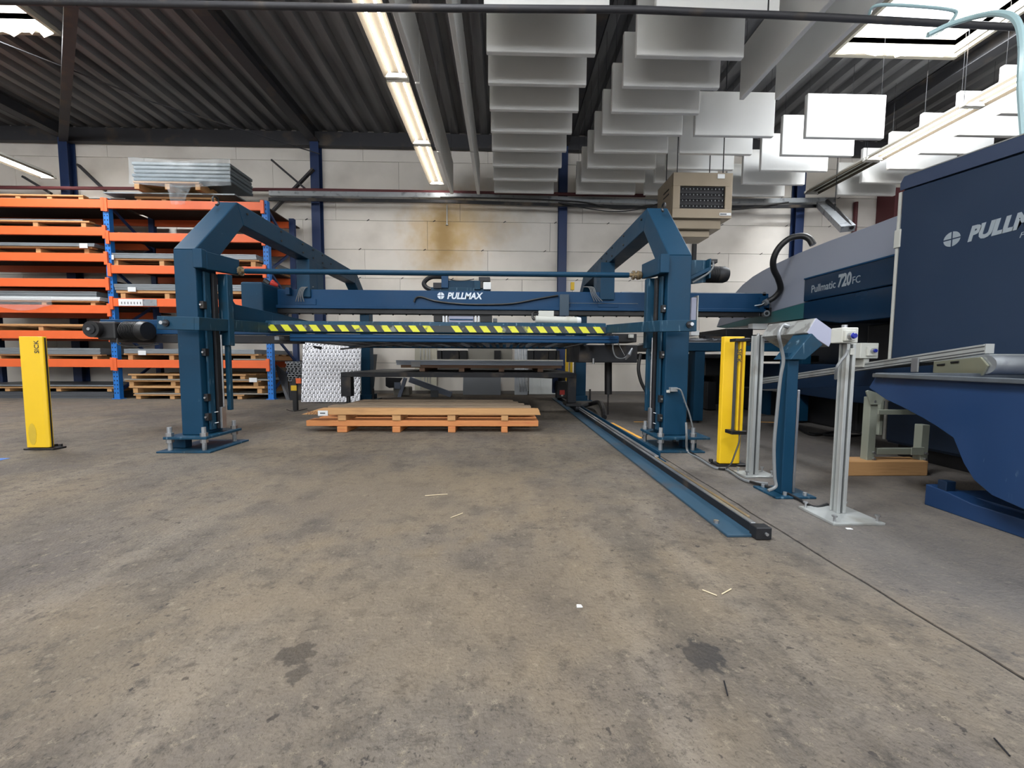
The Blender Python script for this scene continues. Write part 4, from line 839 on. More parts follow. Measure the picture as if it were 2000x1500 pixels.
rl2 = thing('short_rail', tuple(gp(1290, 905)), 'shorter steel rail with blue angle ending beside the right column', 'rail')
s_ = gp(1278, 906); e2 = gp(1302, 899)
B('rail', darkm, rl2, s_.x-.005, s_.x+.035, s_.y, 6.6, 0, .05, .003); B('rail_head', steel, rl2, s_.x+.0, s_.x+.03, s_.y, 6.6, .0505, .06, .001)
B('angle', teal, rl2, s_.x+.055, s_.x+.065, s_.y+.05, 5.6, 0, .075, .002); B('angle_foot', teal, rl2, s_.x+.066, s_.x+.11, s_.y+.05, 5.6, 0, .006, .001)
def tape(p, q_, w_, label):
    MB().bar(p+V((0, 0, .0012)), q_+V((0, 0, .0012)), w_, .002).build('floor_tape', mat('orange_floor_tape', (222, 160, 60), .6, 0, .2, 9, dirt=(140, 110, 80), dscale=14), None, label=label, category='floor tape')
tape(gp(1195, 826), gp(1252, 856), .035, 'strip of orange floor tape beside the short rail')
tape(gp(1238, 824), gp(1268, 824), .03, 'short orange tape strip left of the right column foot')
tape(gp(1474, 824), gp(1520, 825), .03, 'pale tape strip on the floor behind the aluminium post')
# chain / debris under right end of wagon
cb = thing('cable_bundle', tuple(gp(1160, 800)), 'black cable chain lying on the floor beside the rails', 'cable chain')
T('chain', black, cb, smooth([gp(1128, 796, .03), gp(1150, 790, .05), gp(1170, 786, .12), gp(1178, 800, .1), gp(1180, 815, .04)]), .035, 8)
# red/black pump on floor near yellow curtain
pu = thing('floor_pump', tuple(gp(1098, 778)), 'black pump with red sign on the floor behind the wagon', 'pump')
yy = 6.9
pb('body', black, pu, 1087, 1108, 745, 779, yy, yy+.2, .02); pb('red_sign', redk, pu, 1093, 1103, 762, 771, yy-.01, yy-.001, .002, label='small red sign'); pb('sign_foot', wgrey, pu, 1096, 1100, 771, 774, yy-.01, yy-.001, 0)
T('filler', darkm, pu, [at(1097, 745, yy+.1), at(1097, 738, yy+.1)], .07, 12); T('ring', galv, pu, [at(1097, 746, yy+.1), at(1097, 744, yy+.1)], .09, 14)
# rear light curtain (yellow) near back right
yc_ = thing('light_curtain', tuple(gp(1107, 778)), 'yellow light curtain bar standing behind the wagon left of the rear column', 'light curtain')
pb('bar', yellow, yc_, 1104, 1111, 672, 765, 7.3, 7.35, .004); pb('bar', yellow, yc_, 1113, 1119, 672, 765, 7.36, 7.42, .004); pb('pole', darkm, yc_, 1111, 1113, 672, 781, 7.36, 7.4, 0)
pb('cap', yellow, yc_, 1115, 1122, 551, 566, 7.36, 7.42, .003)
pb('pole', darkm, yc_, 1116.5, 1118.5, 566, 672, 7.37, 7.4, 0)
# ============================================================ THINGS AGAINST THE WALL
def panel(nm, m, a, c, t_, b2, Y, lean, label, cat, th=.01, ribs=0, ribm=None):
    A = at(a, b2, Y); C = at(c, t_, Y+lean); w_ = at(c, b2, Y).x
    h = C.z; t = thing(nm, ((A.x+w_)/2, Y, 0), label, cat)
    zlo = max(A.z, 0); 
    t_o = MB().add([(A.x, Y, zlo), (w_, Y, zlo), (w_, Y+lean, h), (A.x, Y+lean, h), (A.x, Y+th, zlo), (w_, Y+th, zlo), (w_, Y+lean+th, h), (A.x, Y+lean+th, h)], [(0, 1, 2, 3), (7, 6, 5, 4), (0, 4, 5, 1), (1, 5, 6, 2), (2, 6, 7, 3), (3, 7, 4, 0)]).build('sheet', m, t)
    for k in range(ribs):
        xx = A.x+(w_-A.x)*(k+.5)/ribs; MB().bar((xx, Y-.004, zlo+.01), (xx, Y+lean-.004, h-.01), (w_-A.x)/ribs*.35, .012, up=(0, 1, 0)).build('rib', ribm or m, t)
    return t
dp = at(590, 785, 6.55)
t = panel('checker_plate', dia, 588, 703, 665, 785, 6.5, .12, 'silver aluminium checker plate leaning upright left of the wagon', 'metal plate', .006)
panel('radiator', mat('radiator_white', (206, 210, 210), .5, 0, .04, 5), 1033, 1085, 735, 770, 8.15, .03, 'pale ribbed radiator panel against the wall behind the wagon', 'radiator', .03, 16)
t = panel('steel_sheet', galv, 1005, 1031, 672, 771, 7.95, .15, 'shiny folded steel sheet leaning on wall between grey board and radiator', 'metal sheet', .006)
for k, px in enumerate((1017, 1024, 1029)): 
    A = at(px-1, 765, 7.94); C = at(px-5, 672, 8.09); MB().bar(A, C, .02, .02).build('fold', steel, t)
panel('grey_board', plateg, 904, 978, 735, 771, 8.05, .1, 'dark grey board leaning on wall behind the wagon', 'board', .02)
panel('wide_board', dustw, 914, 1000, 672, 722, 8.2, .03, 'brown-grey board on wall above the wagon sheets', 'board', .02)
t = panel('ribbed_sheet', mat('pale_ribbed_sheet', (176, 172, 156), .6, .1, .08, 4), 810, 853, 672, 762, 8.2, .06, 'pale folded sheet with bright ribs leaning on wall left of black blocks', 'metal sheet', .006)
for px in (822, 829, 835, 840): MB().bar(at(px, 760, 8.19), at(px-1, 672, 8.24), .015, .012).build('fold', steel, t)
wt = mat('pale_shelf', (190, 188, 180), .7)
sh = thing('wall_shelf', tuple(at(970, 704, 8.1)), 'low pale wall shelf carrying black blocks behind the wagon', 'shelf')
pb('board', wt, sh, 845, 1100, 703, 706, 7.95, 8.37, .002)
for k, (a, c, m_) in enumerate(((854, 862, black), (864, 896, darkm), (898, 912, black), (900+65, 978, black), (1030, 1042, black), (1043, 1071, darkm), (1072, 1086, black), (1087, 1093, darkm))):
    o = MB(); A = at(a, 703, 8.0); C = at(c, 684.5, 8.0); o.box(A.x, C.x, 8.0, 8.3, A.z+.0, C.z)
    o.build('black_block', m_, None, .006, label='dark block on the wall shelf, %s from the left' % ['first', 'second', 'third', 'fourth', 'fifth', 'sixth', 'seventh', 'eighth'][k], category='block', group='dark blocks on the wall shelf')
# steel conveyor frame lying on the floor behind
cf = thing('tilted_frame', tuple(gp(800, 778)), 'tilted grey steel frame with arm leaning on floor behind the wagon', 'steel frame')
gm = mat('grey_frame_paint', (104, 112, 128), .45, .2, .08, 6); yy = 7.6
MB().bar(at(800, 741, yy), at(882, 771, yy), .06, .11).build('long_arm', gm, cf, .004); MB().bar(at(800, 738, yy+.06), at(882, 768, yy+.06), .02, .02).build('arm_edge', steel, cf)
MB().bar(at(792, 738, yy), at(780, 776, yy), .06, .07).build('leg', gm, cf, .004)
MB().prism([(at(753, 750, yy).x, at(753, 737, yy).z), (at(753, 750, yy).x, at(753, 754, yy).z), (at(760, 750, yy).x, at(760, 758, yy).z), (at(774, 750, yy).x, at(774, 757, yy).z), (at(786, 750, yy).x, at(786, 738, yy).z)], 'y', yy, yy+.05).build('side_plate', darkm, cf, .004)
pb('latch', plateg, cf, 841, 856, 762, 776, yy-.06, yy-.04, .003); pb('wheel_guard', gm, cf, 770, 782, 747, 760, yy-.04, yy-.01, .003); pb('drum', dustw, cf, 768, 800, 756, 772, yy+.06, yy+.3, .02)
panel('black_board', darkm, 706, 718, 688, 775, 7.9, .15, 'narrow black panel leaning on wall right of the checker plate', 'board', .03)
panel('black_board', black, 719, 728, 692, 776, 7.8, .3, 'thin black strip leaning beside the narrow black panel', 'board', .03)
# channel bundle + black stand left of the checker plate
ch = thing('profile_rack', tuple(gp(573, 785)), 'stack of open steel channels on dark stand left of the checker plate', 'steel profiles')
yy = 6.9
rnd = random.Random(11)
for r in range(9):
    for c in range(4 if r < 6 else 3):
        a = 557+c*7.2+(r % 2)*2+r*.8; d = 706+r*4.3
        A = at(a, d+4, yy); C = at(a+6, d, yy); m_ = MB()
        m_.box(A.x, C.x, yy+rnd.uniform(-.03, .03), 7.6, A.z, A.z+.005); m_.box(A.x, A.x+.006, yy, 7.6, A.z, C.z); m_.box(C.x-.006, C.x, yy, 7.6, A.z, C.z); m_.build('channel', galv, ch)
B('stand', darkm, ch, at(563, 750, yy).x, at(588, 750, yy).x, yy+.03, 7.6, 0, at(575, 746, yy).z, .004)
fst = thing('floor_stand', tuple(gp(576, 802)), 'thin black stand with yellow tag in front of the channel stack', 'stand')
yy = gp(576, 802).y
pb('post', black, fst, 572, 578, 740, 802, yy, yy+.05, .002); pb('yellow_tag', yellow, fst, 568, 579, 753, 763, yy-.01, yy-.001, .001, label='yellow square tag'); T('cable', cablek, fst, smooth([gp(560, 800, .005), gp(575, 803, .005), gp(600, 798, .005)]), .006, 5)
pb('red_flag', orange, fst, 577, 587, 739, 749, yy+.0, yy+.02, .001)
dkp = thing('dark_sheets', tuple(gp(548, 782)), 'dark triangular sheet leaning right of the rack foot', 'metal sheet')
A = [at(539, 712, 7.3), at(539, 722, 7.3), at(559, 781, 7.0), at(566, 781, 7.0), at(560, 730, 7.2)]
MB().add([p_ for p_ in A]+[p_+V((0, .02, 0)) for p_ in A], [(0, 1, 2, 3, 4), (9, 8, 7, 6, 5)]+[(i, (i+1) % 5, 5+(i+1) % 5, 5+i) for i in range(5)]).build('sheet', darkm, dkp)
# bungee hooks hanging from table edge
hk = thing('hook_strap', tuple(at(600, 680, 4.2)), 'wire hook and strap hanging under the left table edge', 'hook')
T('hook', steel, hk, smooth([at(615, 675, 4.2), at(605, 677, 4.2), at(599, 684, 4.2), at(596, 680, 4.2), at(597, 675, 4.2)]), .003, 5); T('strap', black, hk, [at(612, 677, 4.2), at(627, 680, 4.2)], [.008, .018], 6)
T('strap', black, hk, [at(665, 682, 4.15), at(760, 672, 4.15), at(900, 669, 4.15)], .009, 6)
# ============================================================ YELLOW POSTS
def ypost(pxl, pxr, ptop, pbot, label, plate):
    Y = gr(pxl, pbot).y; A = at(pxl, pbot, Y); x1 = at(pxr, pbot, Y).x; zt_ = at(pxl, ptop, Y).z
    t = thing('mirror_column', ((A.x+x1)/2, Y+.06, 0), label, 'safety post', 'yellow safety mirror columns')
    cx = (A.x+x1)/2; w_ = (x1-A.x)
    poly = [(A.x, Y), (x1-.015, Y), (x1, Y+.012), (x1, Y+.04), (x1-.015, Y+.052), (A.x+.015, Y+.052), (A.x, Y+.04)]
    MB().prism(poly, 'z', .02, zt_).build('housing', yellow, t, .004)
    B('side_seam', black, t, x1+.0005, x1+.006, Y+.022, Y+.03, .02, zt_-.01, 0)
    B('base', black, t, A.x-.02, x1+.05, Y-.01, Y+.085, 0, .015, .004)
    for d in plate: T('base_screw', black, t, [(cx+d, Y+.07, .0151), (cx+d, Y+.07, .035)], .014, 6)
    return t, A.x, x1, Y, zt_
t, a_, b2, Y_, z_ = ypost(53, 95, 657, 879, 'yellow safety column standing alone at the left of the floor', (.1, .06))
text('SICK', .05, (b2-.018, Y_-.002, z_-.135), (0, 0, 1), (-1, 0, 0), inkm, t, bold=.0)
MB().prism([(a_+.008+.045+.032*math.cos(k*.5)*(1 if math.cos(k*.5) > 0 else 1), .13+.09*math.sin(k*.5)) for k in range(12)], 'y', Y_-.0015, Y_+.001).build('scuff_mark', mat('yellow_scuff', (190, 160, 40), .7, 0, .2, 9), t)
t, a_, b2, Y_, z_ = ypost(1405, 1446, 657, 911, 'yellow safety column right of the right portal, behind the light curtain', (-.1, .06))
lc = thing('light_curtain', tuple(at(1445, 850, 2.52)), 'slim yellow light curtain mounted on the shorter aluminium post', 'light curtain')
yl = 2.5
pb('housing', yellow, lc, 1439, 1455, 667, 846, yl, yl+.04, .004); pb('back_rail', slotm, lc, 1434, 1438.5, 668, 846, yl+.01, yl+.03, .001); pb('face_strip', yellow, lc, 1449.5, 1453, 667, 846, yl-.006, yl-.0005, .001); pb('slot', mat('amber_slot', (150, 110, 20), .5), lc, 1447.5, 1448.6, 668, 846, yl-.003, yl-.0005, 0)
pb('end_bracket', black, lc, 1437, 1466, 661, 667, yl-.01, yl+.06, .003); pb('end_bracket', black, lc, 1429, 1459, 842, 849, yl-.02, yl+.06, .003); pb('clamp', black, lc, 1455, 1466, 660, 675, yl+.0, yl+.05, .003)
p = at(1446, 722, yl-.002); text('SICK', .045, (p.x, yl-.003, p.z), (0, 0, 1), (-1, 0, 0), inkm, lc, bold=0) if False else text('SICK', .045, (at(1439, 700, yl).x, yl-.003, at(1439, 681, yl).z), (0, 0, -1), (1, 0, 0), inkm, lc)
T('cable', cablek, lc, smooth([at(1444, 849, yl-.01), at(1443, 865, yl-.03), at(1436, 885, yl-.05), at(1428, 905, yl-.06), at(1418, 915, yl-.05)]), .005, 6)
# aluminium posts
def alupost(pxl, pxr, ptop, pbot, label, plate):
    Y = gr((pxl+pxr)/2, pbot).y; c = gr((pxl+pxr)/2, pbot); zt_ = at(pxl, ptop, Y).z; w_ = (pxr-pxl)*Y/(740+pxr-983)*1.04; c = V((at(pxr, pbot, Y).x-w_/2, Y, 0))
    t = thing('aluminium_post', (c.x, Y, 0), label, 'post', 'slotted aluminium posts')
    h = w_/2; m_ = MB(); s = h/4
    # slotted profile outline: core plus four corner bars
    m_.box(c.x-h*.55, c.x+h*.55, Y+h*.45, Y+h*1.55, .013, zt_)
    for ux in (-1, 1):
        for uy in (0, 1): m_.box(c.x+ux*h, c.x+ux*h*.28, Y+uy*2*h, Y+h+(h*.72 if uy else -h*.72), .013, zt_)
    m_.build('profile', alu, t, .0015)
    m_ = MB(); m_.box(c.x-h*.26, c.x+h*.26, Y+h*.4, Y+h*.45, .013, zt_); m_.box(c.x+h*.55, c.x+h*.6, Y+h*.74, Y+h*1.26, .013, zt_); m_.build('slot', slotm, t)
    P = [gr(*q_) for q_ in plate]; cxp = sum((q_.x for q_ in P))/len(P)
    x0, x1 = min(q_.x for q_ in P), max(q_.x for q_ in P); y0, y1 = min(q_.y for q_ in P), max(q_.y for q_ in P)
    B('base_plate', alu, t, x0, x1, y0, y1, 0, .012, .002)
    for ux in (x0+.02, x1-.02):
        for uy in (y0+.02, y1-.02): T('base_bolt', steel, t, [(ux, uy, .012), (ux, uy, .034), (ux, uy, .035), (ux, uy, .041)], [.005, .005, .011, .011], 8)
    return t, c, h, Y, zt_
t, c_, h_, Yp, zp = alupost(1455, 1481, 655, 931, 'shorter aluminium post carrying the yellow light curtain', [(1452, 932), (1505, 934), (1490, 922)])
T('top_screw', steel, t, [(c_.x, Yp+h_, zp), (c_.x, Yp+h_, zp+.015)], .008, 8)
t, c_, h_, Yp, zp = alupost(1618, 1652, 671, 1008, 'tall aluminium post with white lamp box at the right', [(1575, 1000), (1628, 1027), (1703, 1026), (1650, 992)])
z1_ = at(1640, 640, Yp).z; z0_ = at(1640, 670, Yp).z; bxm = at(1656, 650, Yp).x
B('lamp_box', wgrey, t, at(1646, 650, Yp-.02).x, at(1677, 650, Yp-.02).x, Yp-.02, Yp+.045, z0_, z1_, .004)
q_ = B('lamp_mount', wgrey, t, at(1652, 650, Yp-.035).x, at(1672, 650, Yp-.035).x, Yp-.035, Yp-.0205, z0_+.008, z0_+.058, .003)
c3 = at(1663, 656, Yp-.04); T('lamp_bezel', steel, t, [c3+V((0, .01, 0)), c3+V((0, -.012, 0))], .017, 16); T('blue_lamp', lens, t, [c3+V((0, -.012, 0)), c3+V((0, -.02, 0))], [.014, .011], 14)
T('top_screw', steel, t, [(bxm, Yp+.02, z1_), (bxm, Yp+.02, z1_+.015)], .012, 8)
T('cable', cableg, t, smooth([at(1655, 684, Yp-.01), at(1652, 693, Yp-.015), at(1640, 708, Yp-.015), at(1634, 720, Yp-.01), at(1632, 740, Yp+.02)]), .006, 6)
B('slot_cover', wgrey, t, c_.x-h_*.4, c_.x+h_*.5, Yp-.004, Yp-.0005, at(1650, 693, Yp).z, at(1650, 680, Yp).z, .001)
# second lamp box, on a bracket behind
lb = thing('lamp_box', tuple(at(1700, 715, 2.66)), 'smaller white lamp box with blue button on the inclined profile', 'lamp box')
pb('box', wgrey, lb, 1680, 1717, 670, 700, 2.64, 2.76, .004); pb('mount', wgrey, lb, 1696, 1715, 677, 695, 2.62, 2.639, .003); pb('stub', wgrey, lb, 1686, 1698, 700.3, 717, 2.66, 2.74, .003)
c3 = at(1706, 685, 2.615); T('bezel', steel, lb, [c3+V((0, .005, 0)), c3+V((0, -.012, 0))], .017, 16); T('blue_button', lens, lb, [c3+V((0, -.012, 0)), c3+V((0, -.02, 0))], .012, 14)
# ============================================================ CONTROL PEDESTAL
Yp = gr(1530, 970).y
pd = thing('control_pedestal', tuple(gr(1540, 972)), 'teal control pedestal with slanted grey console right of the light curtain', 'console')
x1 = at(1547, 970, Yp).x; x0 = x1-.062
B('post', teal, pd, x0, x1, Yp, Yp+.062, .013, .80, .004)
P = [gr(1464, 952), gr(1513, 978), gr(1595, 975), gr(1550, 945)]
B('base_plate', teal2, pd, P[0].x+.02, P[2].x, P[2].y, P[0].y, 0, .012, .003)
for q_ in ((P[0].x+.06, P[0].y-.03), (P[2].x-.05, P[2].y+.02), (P[0].x+.09, P[2].y+.03)): T('base_bolt', galv, pd, [(q_[0], q_[1], .012), (q_[0], q_[1], .03)], .01, 6)
# console: box with a sloping top, its long axis running away from the camera
yn_, yf_ = 2.02, 2.38
cs = [at(1593, 621, yn_), at(1631, 648, yn_), at(1618, 678, yn_), at(1575, 650, yn_)]
poly = [(q_.x, q_.z) for q_ in cs]
MB().prism(poly, 'y', yn_, yf_).build('console', deskm, pd, .004)
cc_ = (sum(p_[0] for p_ in poly)/4, sum(p_[1] for p_ in poly)/4)
MB().prism([(cc_[0]+(a-cc_[0])*.99, cc_[1]+(b_-cc_[1])*.99) for a, b_ in poly], 'y', yn_-.004, yn_-.0005).build('end_panel', lilac, pd, .002)
zt0_ = poly[3][1]-.004
MB().prism([(x0-.01, .76), (x1+.01, .76), (poly[2][0]-.05, poly[2][1]+.012), (poly[3][0]+.012, zt0_)], 'y', Yp-.03, Yp+.1).build('neck', teal2, pd, .003)
g_ = ax(1537, 637, poly[3][0]+.02); g_ = V((g_.x-.004, g_.y, g_.z)); T('cable_gland', galv, pd, [g_+V((.015, 0, -.004)), g_+V((-.02, -.004, .006)), g_+V((-.03, -.006, 0))], [.013, .013, .008], 8)
T('conduit', cableg, pd, smooth([g_+V((-.024, -.005, .003)), at(1521, 652, Yp-.02), at(1526, 680, Yp-.01), at(1530, 705, Yp-.01), at(1524, 740, Yp-.01), at(1518, 800, Yp-.01), at(1512, 870, Yp-.01), at(1513, 930, Yp-.02), at(1515, 950, Yp-.03), at(1500, 958, Yp-.03)]), .0085, 8)
pnl = thing('edge_plate', tuple(gr(1562, 965)), 'narrow upright steel plate behind the control pedestal', 'metal plate')
Yk = gr(1562, 966).y
MB().box(at(1560, 750, Yk).x, at(1564, 750, Yk).x, Yk+.01, Yk+.13, .013, at(1560, 762, Yk).z).build('plate', darkm, pnl, .003); B('bright_edge', steel, pnl, at(1559, 750, Yk).x, at(1564, 750, Yk).x, Yk, Yk+.009, .013, at(1560, 762, Yk).z, .002)
# floor cables
fc = thing('floor_cable', tuple(gr(1400, 905)), 'black and grey cables snaking over the floor past the yellow column', 'cable')
T('cable', cablek, fc, smooth([gr(1270, 838, .01), gr(1290, 850, .008), gr(1340, 878, .008), gr(1375, 900, .01), gr(1400, 914, .01), gr(1425, 918, .01), gr(1450, 935, .01), gr(1490, 948, .02), gr(1530, 960, .02), gr(1560, 975, .01), gr(1590, 990, .01), gr(1616, 985, .015)]), .008, 6)
T('cable', cableg, fc, smooth([at(1340, 825, 3.02), at(1341, 850, 3.0), gr(1343, 882, .01), gr(1365, 895, .01), gr(1395, 913, .01), gr(1420, 917, .01), gr(1455, 938, .012), gr(1500, 945, .02)]), .009, 6)
T('cable', cablek, fc, smooth([gr(1255, 855, .005), gr(1262, 845, .01), gr(1285, 852, .005), gr(1310, 858, .005)]), .005, 5)
T('cable', cablek, fc, smooth([gr(1560, 838, .01), gr(1590, 850, .01), gr(1640, 842, .01), gr(1690, 848, .01), gr(1640, 852, .01), gr(1580, 845, .01)]), .012, 5)
# ============================================================ PUNCH MACHINE TABLE
YM = 4.45
pt = thing('machine_table', tuple(at(1450, 690, YM)), 'teal machine table frame behind the yellow column', 'machine table')
za_, zb_ = at(1450, 668, YM).z, at(1450, 686, YM).z
xm0, xm1 = at(1215, 680, YM).x, 3.36
B('front_beam', teal, pt, at(1342, 750, YM).x, xm1, YM, YM+.12, zb_, za_, .006); B('edge_strip', steel, pt, at(1342, 750, YM).x, xm1, YM-.006, YM-.0005, za_-.008, za_, 0)
for a, c, bt in ((1355, 1374, 831), (1330, 1342, 828), (1562, 1580, 830)):
    Yl = YM+.02; B('leg', teal, pt, at(a, 780, Yl).x, at(c, 780, Yl).x, Yl, Yl+.16, .03, zb_-.001, .005); T('foot', darkm, pt, [((at(a, 780, Yl).x+at(c, 780, Yl).x)/2, Yl+.08, 0), ((at(a, 780, Yl).x+at(c, 780, Yl).x)/2, Yl+.08, .029)], .05, 10)
B('bed', black, pt, at(1342, 750, YM).x, xm1, YM+.13, 6.4, zb_+.03, za_+.02, .004)
rnd = random.Random(4)
m_ = MB()
for i in range(700):
    x = rnd.uniform(at(1345, 750, YM).x, at(1560, 750, YM).x); y = rnd.uniform(YM+.14, 6.3); a = rnd.uniform(-.5, .5); L_ = rnd.uniform(.05, .16)
    z = za_+.02+rnd.uniform(0, .035); m_.bar((x, y, z), (x+L_*math.cos(a), y+L_*math.sin(a), z+.005), .012, .01)
m_.build('scrap_offcuts', mat('scrap_metal', (110, 112, 116), .35, .7, .5, 30), pt, kind='stuff', label='tangled dark metal offcuts on the bed')
for k, (py, m__) in enumerate(((656, black), (659.5, darkm), (663, black))): pb('rail', m__, pt, 1372+6*k, 1560, py-1.5, py+.6, YM+.6-.12*k, YM+.7-.12*k, 0)
pb('guide_block', white, pt, 1350, 1366, 645, 655, 4.9, 5.1, .004); pb('top_bed', black, pt, 1418, 1471, 642, 657, 5.0, 5.7, .004)
B('rear_beam', darkm, pt, at(1342, 750, YM).x, xm1, 6.41, 6.5, zb_-.1, zb_, .006); pb('under_box', black, pt, 1375, 1480, 700, 735, 5.4, 6.4, .02, label='black box under the bed'); pb('under_rail', galv, pt, 1373, 1435, 692, 696, 5.0, 5.1, .003); pb('under_rail', darkm, pt, 1478, 1600, 695, 706, 5.2, 5.6, .003)
pb('under_box', darkm, pt, 1380, 1400, 745, 800, 5.6, 6.2, .01); MB().bar(at(1480, 722, 5.3), at(1520, 745, 5.3), .05, .05).build('under_strut', galv, pt)
pb('tool_box', mat('red_brown_box', (110, 40, 36), .5), pt, 1568, 1578, 783, 822, 4.9, 5.2, .01); pb('tool_box', teal, pt, 1580, 1597, 783, 824, 4.85, 5.2, .01)
# ============================================================ GREY C-FRAME MACHINE HEAD
XC = 3.5
cm = thing('punch_press', (XC, 4.5, 0), 'large grey and dark blue press head lettered 720FC on the right', 'machine')
def pc(px, py): q_ = ax(px, py, XC); return (q_.y, q_.z)
topc = [(1760, 418), (1700, 441), (1620, 470), (1560, 494), (1515, 515), (1490, 528), (1470, 540), (1450, 556), (1430, 578), (1412, 605), (1399, 639)]
up_l = [pc(*p_) for p_ in topc]
seam = [pc(1399, 639), pc(1573, 591)]
y_near = ax(1755, 500, 3.12).y+.04
zn = up_l[0][1]
# grey upper body: top outline + down to the seam, then blue front panel edge
grey = [(y_near, zn)]+up_l+[pc(1573, 591), pc(1573, 546), (pc(1748, 497)[0], pc(1748, 497)[1]), (y_near, pc(1748, 497)[1])]
m_ = MB(); n = len(grey); m_.prism(grey, 'x', XC, XC+1.1); m_.build('head_shell', greyp, cm, .008)
tl = [pc(1399, 639), pc(1573, 591), pc(1573, 622), pc(1416, 641)]
MB().prism(tl, 'x', XC+.0, XC+1.1).build('underside', tealu, cm, .004)
z54 = pc(1573, 546)[1]; y54 = pc(1573, 546)[0]; zb5 = pc(1573, 622)[1]
zmid = pc(1573, 590)[1]
MB().prism([(y54, z54), (y_near, pc(1748, 497)[1]), (y_near, zmid+.005), (y54, zmid+.005)], 'x', XC-.012, XC+1.09).build('letter_panel', darkp, cm, .01)
MB().prism([(y54, zmid), (y_near, zmid), (y_near, zb5-.1), (y54-.5, zb5-.1), (y54, zb5)], 'x', XC-.006, XC+1.09).build('side_panel', darkp, cm, .01)
B('trim_strip', blueb, cm, XC-.02, XC-.0125, y_near, y54, z54-.005, z54+.012, .002)
# lower frame of the C with rounded belly
low = [pc(1700, 712), pc(1480, 712), pc(1470, 735), pc(1480, 768), pc(1520, 778), pc(1600, 775), pc(1700, 770)]
zl0 = .72
lowp = [(y_near, .72), (pc(1480, 712)[0], .72), (pc(1470, 735)[0], .62), (pc(1480, 768)[0], .42), (4.5, .36), (3.8, .34), (y_near, .34)]
MB().prism(lowp, 'x', XC+.03, XC+1.08).build('lower_frame', lowb, cm, .01)
B('rear_body', lowb, cm, XC+1.101, XC+2.2, y_near, 6.2, 0, zn-.02, .01)
B('rear_unit', black, cm, 3.36, 4.4, 6.42, 6.9, 0, .86, .01); B('sump', black, cm, XC+.25, XC+.95, 3.9, 6.1, 0, .335, .02)
B('throat_core', black, cm, XC+.3, XC+.999, y_near, 3.9, .721, zb5-.12, .01)
for y in (3.2, 5.2): B('foot', teal, cm, XC+.2, XC+.5, y, y+.25, 0, .339, .004)
pb('slide_bar', white, cm, 1470, 1500, 632, 643, 5.0, 5.1, .004)
# lettering on the side
def line3(px, py): return ax(px, py, XC-.013)
pA = line3(1584, 572); pB = line3(1631, 559); pC = line3(1636, 557)
zbse = pA.z
text('Pullmatic', .115, (XC-.0135, pA.y, zbse+.0), (0, -1, 0), (0, 0, 1), logo2, cm, bold=.001, fit=pA.y-pB.y)
text('720', .175, (XC-.0135, pC.y, zbse+.0), (0, -1, 0), (0, 0, 1), logo2, cm, bold=.007, shear=.1, fit=pC.y-line3(1662, 550).y)
text('FC', .10, (XC-.0135, line3(1664, 550).y, zbse+.0), (0, -1, 0), (0, 0, 1), logo2, cm, fit=line3(1664, 550).y-line3(1679, 550).y)
# ============================================================ NAVY CONTROL CABINET
XK = 3.12
ya_ = ax(1755, 500, XK).y
ck = thing('control_cabinet', (XK, ya_-.8, 0), 'large navy lettered control cabinet at the right edge', 'cabinet')
ztp = ax(1763, 350, XK).z; ztn = ax(1998, 268, XK).z; yn = 1.75
zc_ = lambda y: ztp+(ztn-ztp)*(ya_-y)/(ya_-ax(1998, 268, XK).y)
MB().prism([(ya_, .1), (ya_, ztp-.03), (ya_-.02, ztp), (yn, zc_(yn)), (yn, .1)], 'x', XK+.005, XK+.95).build('body', navy, ck, .01)
MB().prism([(ya_-.01, .12), (ya_-.01, ztp-.1), (yn+.01, zc_(yn)-.1), (yn+.01, .12)], 'x', XK-.012, XK+.0045).build('door', navy, ck, .004)
MB().prism([(ya_+.006, ztp-.035), (ya_-.02, ztp+.006), (yn, zc_(yn)+.006), (yn, zc_(yn)-.09), (ya_+.006, ztp-.09)], 'x', XK-.02, XK-.0125).build('top_band', mat('navy_band', (52, 64, 88), .4, 0, .05, 3), ck, .003)
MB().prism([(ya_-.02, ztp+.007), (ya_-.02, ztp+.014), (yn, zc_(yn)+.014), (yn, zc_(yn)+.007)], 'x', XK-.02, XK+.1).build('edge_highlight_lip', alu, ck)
B('door_edge', wgrey, ck, XK-.012, XK+.0, ya_+.0, ya_+.02, .12, ztp-.1, .002)
for zz in (.5, 1.72): B('hinge', wgrey, ck, XK-.02, XK+.01, ya_-.02, ya_+.028, zz-.07, zz+.07, .004)
B('plinth', black, ck, XK+.05, XK+.9, yn+.05, ya_-.05, 0, .099, .003)
pA = ax(1890, 471, XK-.013); th = math.atan2(0, 1)
text('PULLMAX', .125, (XK-.0135, pA.y, pA.z), (0, -1, 0), (0, 0, 1), logo2, ck, shear=.25, bold=.007, fit=.47)
mark(ax(1859, 467, XK-.0135), .05, (0, -1, 0), (0, 0, 1), logo2, ck)
pA = ax(1990, 465, XK-.013); text('PULLMATIC', .045, (XK-.0135, pA.y+.0, pA.z-.0), (0, -1, 0), (0, 0, 1), logo2, ck, shear=.25)
